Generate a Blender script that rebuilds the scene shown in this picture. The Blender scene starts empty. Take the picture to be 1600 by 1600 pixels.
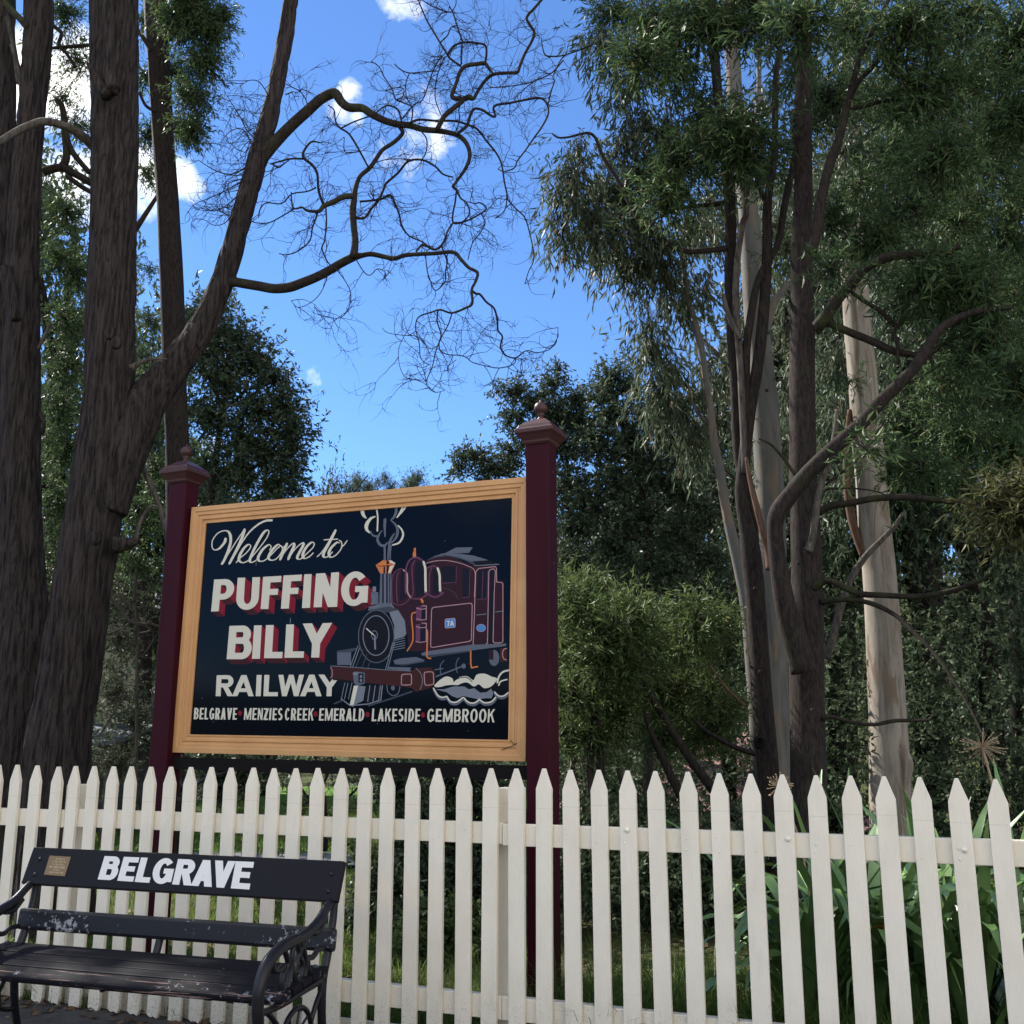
import bpy, bmesh, math, random
import numpy as np
from mathutils import Vector, Matrix, geometry
R_ = random.Random(7)
rng = np.random.default_rng(11)
scn = bpy.context.scene
col = scn.collection

# ------------------------------------------------------------------ camera
F, PITCH, EYE = 1640.0, math.radians(12.5), 1.31       # focal length in photo pixels, tilt, eye height
CP, SP = math.cos(PITCH), math.sin(PITCH)
cam_d = bpy.data.cameras.new('camera'); cam = bpy.data.objects.new('camera', cam_d); col.objects.link(cam)
cam_d.sensor_fit = 'HORIZONTAL'; cam_d.sensor_width = 36; cam_d.lens = F/1600*36
cam_d.clip_start = .05; cam_d.clip_end = 3000
cam.location = (0, 0, EYE); cam.rotation_euler = (math.pi/2+PITCH, 0, 0)
scn.camera = cam
scn.render.resolution_x = scn.render.resolution_y = 1024
scn.view_settings.view_transform = 'Standard'; scn.view_settings.look = 'None'
scn.view_settings.gamma = 1; scn.view_settings.use_curve_mapping = False
scn.view_settings.exposure = 1.2

def ray(x, y):
    a, b = (x-800)/F, (800-y)/F
    return Vector((a, CP-SP*b, SP+CP*b))
def at(x, y, Y):                                        # point seen at (x, y) that stands Y metres ahead
    r = ray(x, y); return Vector((0, 0, EYE))+r*(Y/r.y)

# ------------------------------------------------------------------ sun and sky
SUN_AZ, SUN_EL = math.radians(-52), math.radians(42)    # ahead and to the left, behind the trees
sunv = Vector((math.sin(SUN_AZ)*math.cos(SUN_EL), math.cos(SUN_AZ)*math.cos(SUN_EL), math.sin(SUN_EL)))
sd = bpy.data.lights.new('sun', 'SUN'); sd.energy = 5.0; sd.angle = math.radians(.5); sd.color = (1, .95, .87)
so = bpy.data.objects.new('sun', sd); col.objects.link(so)
so.rotation_euler = (-sunv).to_track_quat('-Z', 'Y').to_euler(); so.location = (0, 0, 40)
world = bpy.data.worlds.new('World'); scn.world = world; world.use_nodes = True
wn, wl = world.node_tree.nodes, world.node_tree.links
wn.clear()
def wnode(t, **k):
    n = wn.new(t)
    for a, v in k.items(): setattr(n, a, v)
    return n
wo = wnode('ShaderNodeOutputWorld'); bg = wnode('ShaderNodeBackground'); bg.inputs[1].default_value = .10
sky = wnode('ShaderNodeTexSky', sky_type='NISHITA'); sky.sun_disc = False
sky.sun_elevation = SUN_EL; sky.sun_rotation = SUN_AZ
sky.altitude = 1200; sky.air_density = 1.0; sky.dust_density = 0.0; sky.ozone_density = 10.0
tc = wnode('ShaderNodeTexCoord')
def wmath(op, a, b=None, c=None):
    n = wnode('ShaderNodeMath', operation=op)
    for i, v in enumerate((a, b, c)):
        if v is None: continue
        if isinstance(v, (int, float)): n.inputs[i].default_value = v
        else: wl.new(v, n.inputs[i])
    return n.outputs[0]
# cumulus wisps: soft blobs in given directions, broken up by noise, plus added cloud cover out of view
blobs = [(538, 140, 20, 1.1), (528, 172, 30, 1.0), (556, 182, 20, .9), (632, 210, 50, .95), (598, 228, 34, .9), (674, 224, 30, .8), (608, 8, 38, .95), (624, 30, 16, .8), (650, 55, 16, .6),
         (292, 286, 26, 1.4), (238, 285, 36, 1.4), (105, 130, 66, 1.5), (45, 120, 60, 1.5), (110, 280, 55, 1.2), (330, 720, 50, 1.2),
         (498, 596, 24, .55), (518, 603, 24, .55), (536, 614, 24, .55), (550, 630, 18, .5), (420, 148, 24, .5)]
vm = wnode('ShaderNodeVectorMath', operation='NORMALIZE'); wl.new(tc.outputs['Generated'], vm.inputs[0])
blob = None
for (x, y, r, s) in blobs:
    d = ray(x, y).normalized()
    dp = wnode('ShaderNodeVectorMath', operation='DISTANCE'); wl.new(vm.outputs[0], dp.inputs[0]); dp.inputs[1].default_value = d
    v = wmath('MULTIPLY', wmath('SUBTRACT', 1.0, wmath('MULTIPLY', dp.outputs['Value'], F/(r*1.75))), s)
    v = wmath('MAXIMUM', v, 0.0)
    blob = v if blob is None else wmath('MAXIMUM', blob, v)
nz = wnode('ShaderNodeTexNoise'); nz.inputs['Scale'].default_value = 9; nz.inputs['Detail'].default_value = 9; nz.inputs['Roughness'].default_value = .62
wl.new(vm.outputs[0], nz.inputs['Vector'])
nb = wnode('ShaderNodeTexNoise'); nb.inputs['Scale'].default_value = 1.7; nb.inputs['Detail'].default_value = 8; nb.inputs['Roughness'].default_value = .6
wl.new(vm.outputs[0], nb.inputs['Vector'])
sepw = wnode('ShaderNodeSeparateXYZ'); wl.new(vm.outputs[0], sepw.inputs[0])
# unseen cloud cover beside and behind the camera, added to brighten the fence
back = wmath('MAXIMUM', wmath('MULTIPLY_ADD', sepw.outputs[1], -1.4, .55), 0.0)
gen = wmath('MULTIPLY', wmath('MULTIPLY', wmath('MAXIMUM', wmath('SUBTRACT', nb.outputs[0], .43), 0.0), 8.0), wmath('MINIMUM', back, 1.0))
cl = wmath('MULTIPLY', wmath('MAXIMUM', wmath('SUBTRACT', wmath('ADD', blob, wmath('MULTIPLY', wmath('SUBTRACT', nz.outputs[0], .5), 4.6)), .48), 0.0), .95)
cl = wmath('MULTIPLY', cl, wmath('MINIMUM', wmath('MULTIPLY', blob, 3.0), 1.0))
cl = wmath('MINIMUM', wmath('ADD', cl, gen), 1.0)
mx = wnode('ShaderNodeMix', data_type='RGBA'); wl.new(cl, mx.inputs[0]); wl.new(sky.outputs[0], mx.inputs[6])
mx.inputs[7].default_value = (9.6, 9.4, 9.2, 1)
wl.new(mx.outputs[2], bg.inputs[0]); wl.new(bg.outputs[0], wo.inputs[0])

# ------------------------------------------------------------------ materials
def mat(name, base, rough=.7, spec=.3, bump=None, extra=None, metal=0.0):
    m = bpy.data.materials.new(name); m.use_nodes = True
    nt = m.node_tree; b = nt.nodes['Principled BSDF']
    b.inputs['Base Color'].default_value = (*base, 1); b.inputs['Roughness'].default_value = rough
    b.inputs['Specular IOR Level'].default_value = spec; b.inputs['Metallic'].default_value = metal
    if extra: extra(nt, b)
    return m
def N(nt, t, **k):
    n = nt.nodes.new(t)
    for a, v in k.items():
        if a in n.inputs.keys() if isinstance(a, str) else False: n.inputs[a].default_value = v
        else: setattr(n, a, v)
    return n
def noise(nt, scale=(1, 1, 1), s=5, detail=6, rough=.6, coord='Object', dist=0):
    t = nt.nodes.new('ShaderNodeTexCoord'); mp = nt.nodes.new('ShaderNodeMapping'); mp.inputs['Scale'].default_value = scale
    n = nt.nodes.new('ShaderNodeTexNoise'); n.inputs['Scale'].default_value = s; n.inputs['Detail'].default_value = detail
    n.inputs['Roughness'].default_value = rough; n.inputs['Distortion'].default_value = dist
    nt.links.new(t.outputs[coord], mp.inputs[0]); nt.links.new(mp.outputs[0], n.inputs['Vector'])
    return n.outputs[0]
def ramp(nt, fac, stops):
    r = nt.nodes.new('ShaderNodeValToRGB'); nt.links.new(fac, r.inputs[0])
    e = r.color_ramp.elements
    while len(e) < len(stops): e.new(.5)
    for i, (p, c) in enumerate(stops):
        e[i].position = p; e[i].color = (*c, 1) if len(c) == 3 else c
    return r.outputs[0]
def bumpn(nt, b, h, strength=.5, dist=.01):
    n = nt.nodes.new('ShaderNodeBump'); n.inputs['Strength'].default_value = strength; n.inputs['Distance'].default_value = dist
    nt.links.new(h, n.inputs['Height']); nt.links.new(n.outputs[0], b.inputs['Normal'])
def mathn(nt, op, a, b=None, clamp=False):
    n = nt.nodes.new('ShaderNodeMath'); n.operation = op; n.use_clamp = clamp
    for i, v in enumerate((a, b)):
        if v is None: continue
        if isinstance(v, (int, float)): n.inputs[i].default_value = v
        else: nt.links.new(v, n.inputs[i])
    return n.outputs[0]
def mixc(nt, fac, a, b):
    n = nt.nodes.new('ShaderNodeMix'); n.data_type = 'RGBA'
    for i, v in ((0, fac), (6, a), (7, b)):
        if isinstance(v, (int, float)): n.inputs[i].default_value = v
        elif isinstance(v, tuple): n.inputs[i].default_value = (*v, 1)
        else: nt.links.new(v, n.inputs[i])
    return n.outputs[2]

def bark(name, dark, light, scale=26, bump=.9, dist=.02, moss=0.0, zs=.22):
    def ex(nt, b):
        f1 = noise(nt, (1, 1, zs), scale, 8, .68, dist=.35); f2 = noise(nt, (1, 1, .6), scale*.22, 4, .6)
        f3 = noise(nt, (1, 1, 1), 90, 3, .7)
        c = ramp(nt, f1, [(.41, dark), (.57, light)])
        c = mixc(nt, mathn(nt, 'MULTIPLY', f2, .6), c, tuple(x*.55 for x in light))
        sp = ramp(nt, f3, [(.66, (0, 0, 0)), (.74, (1, 1, 1))])
        c = mixc(nt, mathn(nt, 'MULTIPLY', sp, .35), c, (.14, .125, .11))
        if moss:
            g = ramp(nt, noise(nt, (1, 1, 1), 5, 5, .7), [(.5, (0, 0, 0)), (.7, (1, 1, 1))])
            c = mixc(nt, mathn(nt, 'MULTIPLY', g, moss), c, (.05, .07, .02))
        nt.links.new(c, b.inputs['Base Color'])
        bumpn(nt, b, f1, bump, dist)
    return mat(name, light, .9, .15, extra=ex)
M = {}
M['bark_furrowed'] = bark('bark_furrowed', (.005, .004, .004), (.062, .050, .046), 44, 1, .035, 0, .085)
M['bark_smooth'] = bark('bark_smooth', (.010, .008, .008), (.040, .030, .027), 60, .7, .008, .15)
M['bark_mossy'] = bark('bark_mossy', (.014, .011, .009), (.036, .029, .023), 50, .6, .006, .6, .5)
M['bark_twig'] = bark('bark_twig', (.012, .009, .011), (.03, .022, .022), 60, .3, .003)
M['bark_grey'] = bark('bark_grey', (.03, .027, .024), (.11, .095, .08), 40, .5, .006)
M['wood_split'] = bark('wood_split', (.05, .03, .022), (.15, .09, .06), 60, .8, .006, 0, .08)
def ex_gum(tint):
    def ex(nt, b):
        f1 = noise(nt, (1, 1, .12), 9, 7, .6, dist=.8); f2 = noise(nt, (1, 1, .16), 5.5, 6, .6, dist=1.2); f3 = noise(nt, (1, 1, .1), 38, 5, .7)
        c = ramp(nt, f1, [(.3, tuple(x*.5 for x in tint)), (.48, tint), (.7, tuple(min(1, x*1.25) for x in tint))])
        c = mixc(nt, ramp(nt, f2, [(.52, (0, 0, 0)), (.6, (1, 1, 1))]), c, (.15, .115, .085))
        c = mixc(nt, mathn(nt, 'MULTIPLY', ramp(nt, f3, [(.55, (0, 0, 0)), (.7, (1, 1, 1))]), .5), c, (.11, .085, .065))
        nt.links.new(c, b.inputs['Base Color']); bumpn(nt, b, f3, .4, .006)
    return ex
M['gum_cream'] = mat('gum_cream', (.4, .35, .28), .8, .2, extra=ex_gum((.225, .198, .165)))
M['gum_grey'] = mat('gum_grey', (.3, .31, .3), .8, .2, extra=ex_gum((.10, .098, .09)))

def leafmat(name, a, b_, c_=None, trans=.35, rough=.5, spec=.16):
    m = bpy.data.materials.new(name); m.use_nodes = True; nt = m.node_tree; b = nt.nodes['Principled BSDF']
    g = nt.nodes.new('ShaderNodeNewGeometry')
    stops = [(0, a), (.75, b_)] + ([(.93, b_), (1, c_)] if c_ else [])
    rnd = ramp(nt, g.outputs['Random Per Island'], stops)
    nt.links.new(rnd, b.inputs['Base Color']); b.inputs['Roughness'].default_value = rough
    b.inputs['Specular IOR Level'].default_value = spec
    t = nt.nodes.new('ShaderNodeBsdfTranslucent'); mxs = nt.nodes.new('ShaderNodeMixShader'); mxs.inputs[0].default_value = trans
    hs = nt.nodes.new('ShaderNodeHueSaturation'); hs.inputs['Value'].default_value = 1.3; hs.inputs['Hue'].default_value = .48
    nt.links.new(rnd, hs.inputs['Color']); nt.links.new(hs.outputs[0], t.inputs[0])
    nt.links.new(b.outputs[0], mxs.inputs[1]); nt.links.new(t.outputs[0], mxs.inputs[2])
    nt.links.new(mxs.outputs[0], nt.nodes['Material Output'].inputs[0])
    return m
M['leaf_wattle'] = leafmat('leaf_wattle', (.028, .062, .022), (.070, .118, .046), (.15, .15, .06))
M['leaf_gum'] = leafmat('leaf_gum', (.05, .08, .045), (.11, .14, .085), (.18, .13, .08))
M['leaf_dark'] = leafmat('leaf_dark', (.034, .058, .034), (.075, .108, .062), (.11, .10, .07), .25)
M['leaf_bright'] = leafmat('leaf_bright', (.045, .085, .026), (.09, .128, .045), (.15, .15, .065))
M['leaf_olive'] = leafmat('leaf_olive', (.05, .06, .02), (.11, .115, .05), (.15, .13, .06))
M['leaf_far'] = leafmat('leaf_far', (.03, .042, .024), (.06, .07, .04))
M['leaf_ivy'] = leafmat('leaf_ivy', (.035, .055, .03), (.075, .10, .055), (.10, .11, .07), .15, .6, .05)
M['grass'] = leafmat('grass', (.05, .10, .015), (.11, .17, .04), (.2, .2, .07), .4, .5)
M['litter'] = leafmat('litter', (.06, .035, .02), (.16, .10, .05), (.3, .25, .14), .1, .7)
def ex_strap(nt, b):
    c = ramp(nt, noise(nt, (1, 1, 1), 3, 4, .6), [(.3, (.06, .12, .04)), (.6, (.16, .27, .085)), (.85, (.24, .33, .11))])
    nt.links.new(c, b.inputs['Base Color'])
M['strap'] = mat('strap', (.05, .09, .03), .36, .5, extra=ex_strap)
M['strap_old'] = mat('strap_old', (.45, .25, .03), .5, .3)
M['dry_stalk'] = mat('dry_stalk', (.30, .22, .14), .8, .2)

def ex_white(nt, b):
    t = nt.nodes.new('ShaderNodeTexCoord'); s = nt.nodes.new('ShaderNodeSeparateXYZ')
    g = nt.nodes.new('ShaderNodeNewGeometry'); nt.links.new(g.outputs['Position'], s.inputs[0])
    fine = noise(nt, (1, 1, 1), 120, 3, .8); blot = noise(nt, (1, 1, .5), 6, 5, .6)
    grain = noise(nt, (3, 3, .3), 50, 4, .6)
    base = ramp(nt, blot, [(.3, (.78, .71, .56)), (.62, (.87, .79, .64))])
    low = mathn(nt, 'MULTIPLY', mathn(nt, 'SUBTRACT', .42, s.outputs[2]), 2.2, True)
    sp = mathn(nt, 'MULTIPLY', ramp(nt, mathn(nt, 'ADD', fine, mathn(nt, 'MULTIPLY', low, .18)), [(.68, (0, 0, 0)), (.76, (1, 1, 1))]), .75)
    c = mixc(nt, sp, base, (.17, .14, .11))
    c = mixc(nt, mathn(nt, 'MULTIPLY', low, .3), c, (.36, .32, .25))
    oi = nt.nodes.new('ShaderNodeObjectInfo')                    # faint overlap seam of the paint coats near each picket top, and old nail-rust
    sm = nt.nodes.new('ShaderNodeMath'); sm.operation = 'MULTIPLY_ADD'; nt.links.new(oi.outputs['Random'], sm.inputs[0]); sm.inputs[1].default_value = .035; sm.inputs[2].default_value = 1.03
    zz = mathn(nt, 'ABSOLUTE', mathn(nt, 'SUBTRACT', s.outputs[2], sm.outputs[0]))
    seam = mathn(nt, 'LESS_THAN', zz, .0016)
    c = mixc(nt, mathn(nt, 'MULTIPLY', seam, .22), c, (.35, .32, .27))
    gr = noise(nt, (1, 1, .35), 14, 6, .7)
    grime = mathn(nt, 'MULTIPLY', ramp(nt, gr, [(.52, (0, 0, 0)), (.75, (1, 1, 1))]), mathn(nt, 'ADD', mathn(nt, 'MULTIPLY', low, .6), .12))
    c = mixc(nt, grime, c, (.34, .33, .25))
    nt.links.new(c, b.inputs['Base Color']); bumpn(nt, b, grain, .4, .004)
M['white_paint'] = mat('white_paint', (.78, .77, .72), .45, .4, extra=ex_white)
def ex_tan(nt, b):
    c = ramp(nt, noise(nt, (1, 1, 1), 4, 5, .6), [(.3, (.50, .255, .095)), (.7, (.60, .325, .13))])
    sp = ramp(nt, noise(nt, (1, 1, 1), 55, 2, .6), [(.74, (0, 0, 0)), (.78, (1, 1, 1))])
    c = mixc(nt, mathn(nt, 'MULTIPLY', sp, .6), c, (.16, .09, .05))
    nt.links.new(c, b.inputs['Base Color']); bumpn(nt, b, noise(nt, (1, 1, 1), 60, 3, .6), .1, .003)
M['tan_paint'] = mat('tan_paint', (.5, .29, .14), .42, .4, extra=ex_tan)
def ex_maroon(nt, b):
    c = ramp(nt, noise(nt, (1, 1, .4), 5, 5, .6), [(.3, (.027, .0036, .007)), (.7, (.041, .005, .011))])
    nt.links.new(c, b.inputs['Base Color']); bumpn(nt, b, noise(nt, (4, 4, .5), 40, 3, .6), .08, .002)
M['maroon_paint'] = mat('maroon_paint', (.05, .008, .016), .4, .08, extra=ex_maroon)
M['maroon_cap'] = mat('maroon_cap', (.05, .017, .018), .45, .35, extra=lambda nt, b: bumpn(nt, b, noise(nt, (1, 1, 1), 60, 3, .6), .15, .003))
M['iron_black'] = mat('iron_black', (.012, .012, .014), .4, .5)
M['hole'] = mat('hole', (.01, .008, .008), .9, .1)
M['panel_black'] = mat('panel_black', (.0008, .0018, .006), .10, .13)
def flat(name, c, rough=.4): M[name] = mat(name, c, rough, .12)
flat('print_cream', (.60, .57, .47)); flat('print_white', (.72, .71, .68)); flat('print_red', (.19, .008, .02)); flat('print_maroon', (.045, .010, .014))
flat('print_grey', (.10, .115, .15)); flat('print_darkgrey', (.045, .052, .07)); flat('print_steel', (.16, .18, .22)); flat('print_purple', (.12, .04, .09)); flat('print_body', (.028, .008, .016))
flat('print_beam', (.045, .012, .012)); flat('print_orange', (.55, .17, .05)); flat('print_blue', (.05, .22, .52)); flat('print_black', (.004, .004, .009)); flat('print_pink', (.42, .24, .26)); flat('print_window', (.006, .006, .016))

def chips(level, scale, worn=False):
    def ex(nt, b):
        f = noise(nt, (1, 1, 1), scale, 8, .72); big = noise(nt, (1, 1, 1), 3.2, 3, .6)
        k = ramp(nt, mathn(nt, 'ADD', f, mathn(nt, 'MULTIPLY', mathn(nt, 'SUBTRACT', big, .5), .55)), [(level, (0, 0, 0)), (level+.02, (1, 1, 1))])
        g = noise(nt, (.3, 6, 6), 40, 4, .6)
        c = mixc(nt, mathn(nt, 'MULTIPLY', k, .85), (.009, .009, .012), (.34, .35, .38))
        if worn:
            st = noise(nt, (.35, 8, 8), 9, 6, .7)
            k2 = ramp(nt, st, [(.57, (0, 0, 0)), (.63, (1, 1, 1))])
            k3 = ramp(nt, st, [(.67, (0, 0, 0)), (.69, (1, 1, 1))])
            c = mixc(nt, mathn(nt, 'MULTIPLY', k2, .9), c, (.30, .19, .16)); c = mixc(nt, mathn(nt, 'MULTIPLY', k3, .8), c, (.45, .45, .46))
        nt.links.new(c, b.inputs['Base Color']); bumpn(nt, b, g, .15, .002)
    return ex
M['bench_paint'] = mat('bench_paint', (.016, .016, .02), .5, .14, extra=chips(.9, 40))
M['bench_chipped'] = mat('bench_chipped', (.016, .016, .02), .42, .3, extra=chips(.61, 52))
M['bench_seat'] = mat('bench_seat', (.03, .03, .035), .6, .08, extra=chips(.72, 30))
M['bench_worn'] = mat('bench_worn', (.03, .03, .03), .65, .08, extra=chips(.62, 30, True))
M['bench_iron'] = mat('bench_iron', (.014, .014, .018), .38, .3, extra=chips(.715, 60))
M['brass'] = mat('brass', (.20, .135, .07), .45, .5, metal=.6)
M['brass_text'] = mat('brass_text', (.36, .27, .16), .4, .5, metal=.5)
def ex_ground(nt, b):
    c = ramp(nt, noise(nt, (1, 1, 1), 1.3, 8, .7), [(.35, (.035, .026, .017)), (.5, (.055, .06, .022)), (.65, (.05, .085, .02))])
    nt.links.new(c, b.inputs['Base Color']); bumpn(nt, b, noise(nt, (1, 1, 1), 12, 6, .7), .8, .05)
M['ground'] = mat('ground', (.05, .06, .02), .95, .1, extra=ex_ground)
def ex_lawn(nt, b):
    c = ramp(nt, noise(nt, (1, 1, 1), 2.3, 8, .75), [(.3, (.06, .12, .02)), (.6, (.10, .19, .03)), (.8, (.16, .22, .06))])
    nt.links.new(c, b.inputs['Base Color']); bumpn(nt, b, noise(nt, (1, 1, 1), 30, 4, .7), .8, .05)
M['lawn'] = mat('lawn', (.1, .17, .03), .95, .1, extra=ex_lawn)
def ex_asph(nt, b):
    c = ramp(nt, noise(nt, (1, 1, 1), 1.8, 8, .7), [(.35, (.028, .026, .026)), (.65, (.075, .07, .066))])
    sp = ramp(nt, noise(nt, (1, 1, 1), 220, 2, .7), [(.62, (0, 0, 0)), (.72, (1, 1, 1))])
    c = mixc(nt, mathn(nt, 'MULTIPLY', sp, .35), c, (.2, .19, .18))
    nt.links.new(c, b.inputs['Base Color']); bumpn(nt, b, noise(nt, (1, 1, 1), 160, 3, .7), .6, .01)
M['asphalt'] = mat('asphalt', (.05, .05, .05), .85, .25, extra=ex_asph)
M['bounce_concrete'] = mat('bounce_concrete', (.52, .47, .39), .85, .2, extra=lambda nt, b: bumpn(nt, b, noise(nt, (1, 1, 1), 30, 5, .7), .4, .01))  # pale surface of the added bounce slab
M['path'] = mat('path', (.16, .16, .16), .9, .2, extra=lambda nt, b: bumpn(nt, b, noise(nt, (1, 1, 1), 60, 4, .7), .5, .02))
def ex_pink(nt, b):
    c = ramp(nt, noise(nt, (1, 1, 1), 9, 8, .8), [(.35, (.2, .10, .08)), (.5, (.42, .26, .24)), (.7, (.5, .36, .34))])
    nt.links.new(c, b.inputs['Base Color']); bumpn(nt, b, noise(nt, (1, 1, 1), 25, 5, .8), .9, .08)
M['pink_gravel'] = mat('pink_gravel', (.4, .25, .22), .95, .1, extra=ex_pink)
M['render_cream'] = mat('render_cream', (.42, .36, .28), .9, .2, extra=lambda nt, b: bumpn(nt, b, noise(nt, (1, 1, 1), 50, 4, .7), .2, .01))
M['roof_iron'] = mat('roof_iron', (.05, .06, .075), .5, .4)
M['glass_dark'] = mat('glass_dark', (.02, .025, .03), .1, .5)

# ------------------------------------------------------------------ builders
def tag(o, label=None, cat=None, group=None, kind=None):
    if label: o['label'] = label
    if cat: o['category'] = cat
    if group: o['group'] = group
    if kind: o['kind'] = kind
    return o
def thing(name, label, cat, loc=(0, 0, 0), group=None, rot=(0, 0, 0)):
    o = bpy.data.objects.new(name, None); col.objects.link(o); o.location = loc; o.rotation_euler = rot
    o.empty_display_size = .2
    return tag(o, label, cat, group)
def wloc(o):
    v = Vector((0, 0, 0))
    while o is not None: v += Vector(o.location); o = o.parent
    return v
def link(name, me, parent=None, kind=None):
    o = bpy.data.objects.new(name, me); col.objects.link(o)
    if parent is not None: o.parent = parent
    if kind: o['kind'] = kind
    return o
class MB:
    def __init__(s): s.v = []; s.f = []; s.m = []; s.n = 0; s.cur = 0
    def add(s, vs, fs):
        k = s.n; s.v.extend([tuple(p) for p in vs]); s.n += len(vs)
        for f in fs: s.f.append(tuple(i+k for i in f)); s.m.append(s.cur)
    def box(s, c, size, ax=None, taper=1):
        x, y, z = [d/2 for d in size]
        A = ax or (Vector((1, 0, 0)), Vector((0, 1, 0)), Vector((0, 0, 1)))
        c = Vector(c); P = []
        for dz in (-1, 1):
            t = taper if dz > 0 else 1
            for dx, dy in ((-1, -1), (1, -1), (1, 1), (-1, 1)): P.append(c+A[0]*dx*x*t+A[1]*dy*y*t+A[2]*dz*z)
        s.add(P, [(3, 2, 1, 0), (4, 5, 6, 7), (0, 1, 5, 4), (1, 2, 6, 5), (2, 3, 7, 6), (3, 0, 4, 7)])
    def tube(s, pts, rad, sides=8, cap=True, squash=1.0):
        pts = [Vector(p) for p in pts]; n = len(pts)
        up = None; rings = []
        for i, p in enumerate(pts):
            t = (pts[min(i+1, n-1)]-pts[max(i-1, 0)])
            if t.length < 1e-9: t = Vector((0, 0, 1))
            t.normalize()
            if up is None:
                up = t.orthogonal().normalized()
            up = (up-t*up.dot(t))
            if up.length < 1e-6: up = t.orthogonal()
            up.normalize(); sd_ = t.cross(up)
            r = rad[i]
            rings.append([p+(up*math.cos(2*math.pi*k/sides)+sd_*math.sin(2*math.pi*k/sides)*squash)*r for k in range(sides)])
        V = [q for r in rings for q in r]; Fc = []
        for i in range(n-1):
            for k in range(sides):
                a = i*sides+k; b = i*sides+(k+1) % sides
                Fc.append((a, b, b+sides, a+sides))
        if cap:
            Fc.append(tuple(range(sides-1, -1, -1))); Fc.append(tuple((n-1)*sides+k for k in range(sides)))
        s.add(V, Fc)
    def lathe(s, c, prof, seg=20, sq=False):                 # profile of (radius, z); sq = square plan
        c = Vector(c); seg = 4 if sq else seg; V = []
        for r, z in prof:
            for k in range(seg):
                a = 2*math.pi*k/seg+(math.pi/4 if sq else 0); q = r*(math.sqrt(2) if sq else 1)
                V.append(c+Vector((q*math.cos(a), q*math.sin(a), z)))
        Fc = []
        for i in range(len(prof)-1):
            for k in range(seg):
                a = i*seg+k; b = i*seg+(k+1) % seg; Fc.append((a, b, b+seg, a+seg))
        Fc.append(tuple(range(seg-1, -1, -1))); Fc.append(tuple((len(prof)-1)*seg+k for k in range(seg)))
        s.add(V, Fc)
    def build(s, name, m, parent=None, smooth=False, kind=None, local=False, bevel=0):
        me = bpy.data.meshes.new(name)
        off = Vector((0, 0, 0)) if (parent is None or local) else wloc(parent)
        V = s.v if off.length == 0 else [(a-off.x, b-off.y, c-off.z) for a, b, c in s.v]
        me.from_pydata(V, [], s.f)
        for mm in (m if isinstance(m, (list, tuple)) else [m]): me.materials.append(M[mm] if isinstance(mm, str) else mm)
        if isinstance(m, (list, tuple)): me.polygons.foreach_set('material_index', s.m)
        if smooth: me.polygons.foreach_set('use_smooth', [True]*len(s.f))
        me.update()
        o = link(name, me, parent, kind)
        if bevel:
            b = o.modifiers.new('bevel', 'BEVEL'); b.width = bevel; b.segments = 2; b.limit_method = 'ANGLE'; b.angle_limit = math.radians(35)
        return o
def catmull(P, sub=4):
    P = [tuple(p) for p in P]
    if len(P) < 3: return P
    out = []; n = len(P)
    for i in range(n-1):
        p0, p1, p2, p3 = P[max(i-1, 0)], P[i], P[i+1], P[min(i+2, n-1)]
        for k in range(sub):
            t = k/sub
            out.append(tuple(.5*((2*b)+(-a+c)*t+(2*a-5*b+4*c-d)*t*t+(-a+3*b-3*c+d)*t**3) for a, b, c, d in zip(p0, p1, p2, p3)))
    out.append(P[-1]); return out
def npmesh(name, V, Fq, m, parent=None, kind=None):      # V (n,3) float, Fq (m,k) int -> fast mesh
    me = bpy.data.meshes.new(name); off = np.array(wloc(parent)) if parent is not None else 0
    V = (V-off).astype(np.float32); k = Fq.shape[1]
    me.vertices.add(len(V)); me.vertices.foreach_set('co', V.ravel())
    me.loops.add(Fq.size); me.loops.foreach_set('vertex_index', Fq.astype(np.int32).ravel())
    me.polygons.add(len(Fq)); me.polygons.foreach_set('loop_start', np.arange(0, Fq.size, k, dtype=np.int32))
    me.polygons.foreach_set('loop_total', np.full(len(Fq), k, dtype=np.int32))
    me.materials.append(M[m]); me.update(calc_edges=True)
    return link(name, me, parent, kind)
# ------------------------------------------------------------------ ground and paths
def wav(x, y, s=1.0): return math.sin(x*1.7*s+.3)*math.cos(y*1.3*s+1.1)*.5+math.sin(x*4.1*s+y*3.3*s)*.22
def sstep(a, b, x): t = max(0, min(1, (x-a)/(b-a))); return t*t*(3-2*t)
def gz(x, y):
    r = math.hypot(x, y)
    hill = sstep(48, 130, y)*(20+3*wav(x*.05, y*.05))+sstep(140, 500, r)*25
    return hill+.03*wav(x, y)*sstep(7, 12, abs(y))*(1 if y > 0 else 0)
def grid_axis(lo, hi, near, step, far):
    xs = list(np.arange(-near, near+.01, step)); v = near
    while v < hi: v *= far; xs.append(v)
    v = -near; neg = []
    while v > lo: v *= far; neg.append(v)
    return sorted(neg)+xs
ax_ = grid_axis(-1400, 1400, 30, 1.0, 1.25); ay_ = grid_axis(-1400, 1400, 60, 1.5, 1.2)
V = [(x, y, gz(x, y)) for y in ay_ for x in ax_]; nx = len(ax_)
Fc = [(j*nx+i, j*nx+i+1, (j+1)*nx+i+1, (j+1)*nx+i) for j in range(len(ay_)-1) for i in range(nx-1)]
g = MB(); g.add(V, Fc); tag(g.build('ground', 'ground', smooth=True), kind='structure')
D2 = Vector((-.91467677, .40418611, 0)); N2 = Vector((.40418611, .91467677, 0))   # along the fence to the left, and away behind it
FP = Vector((-2.43931649, 5.78391511, 0))
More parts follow.
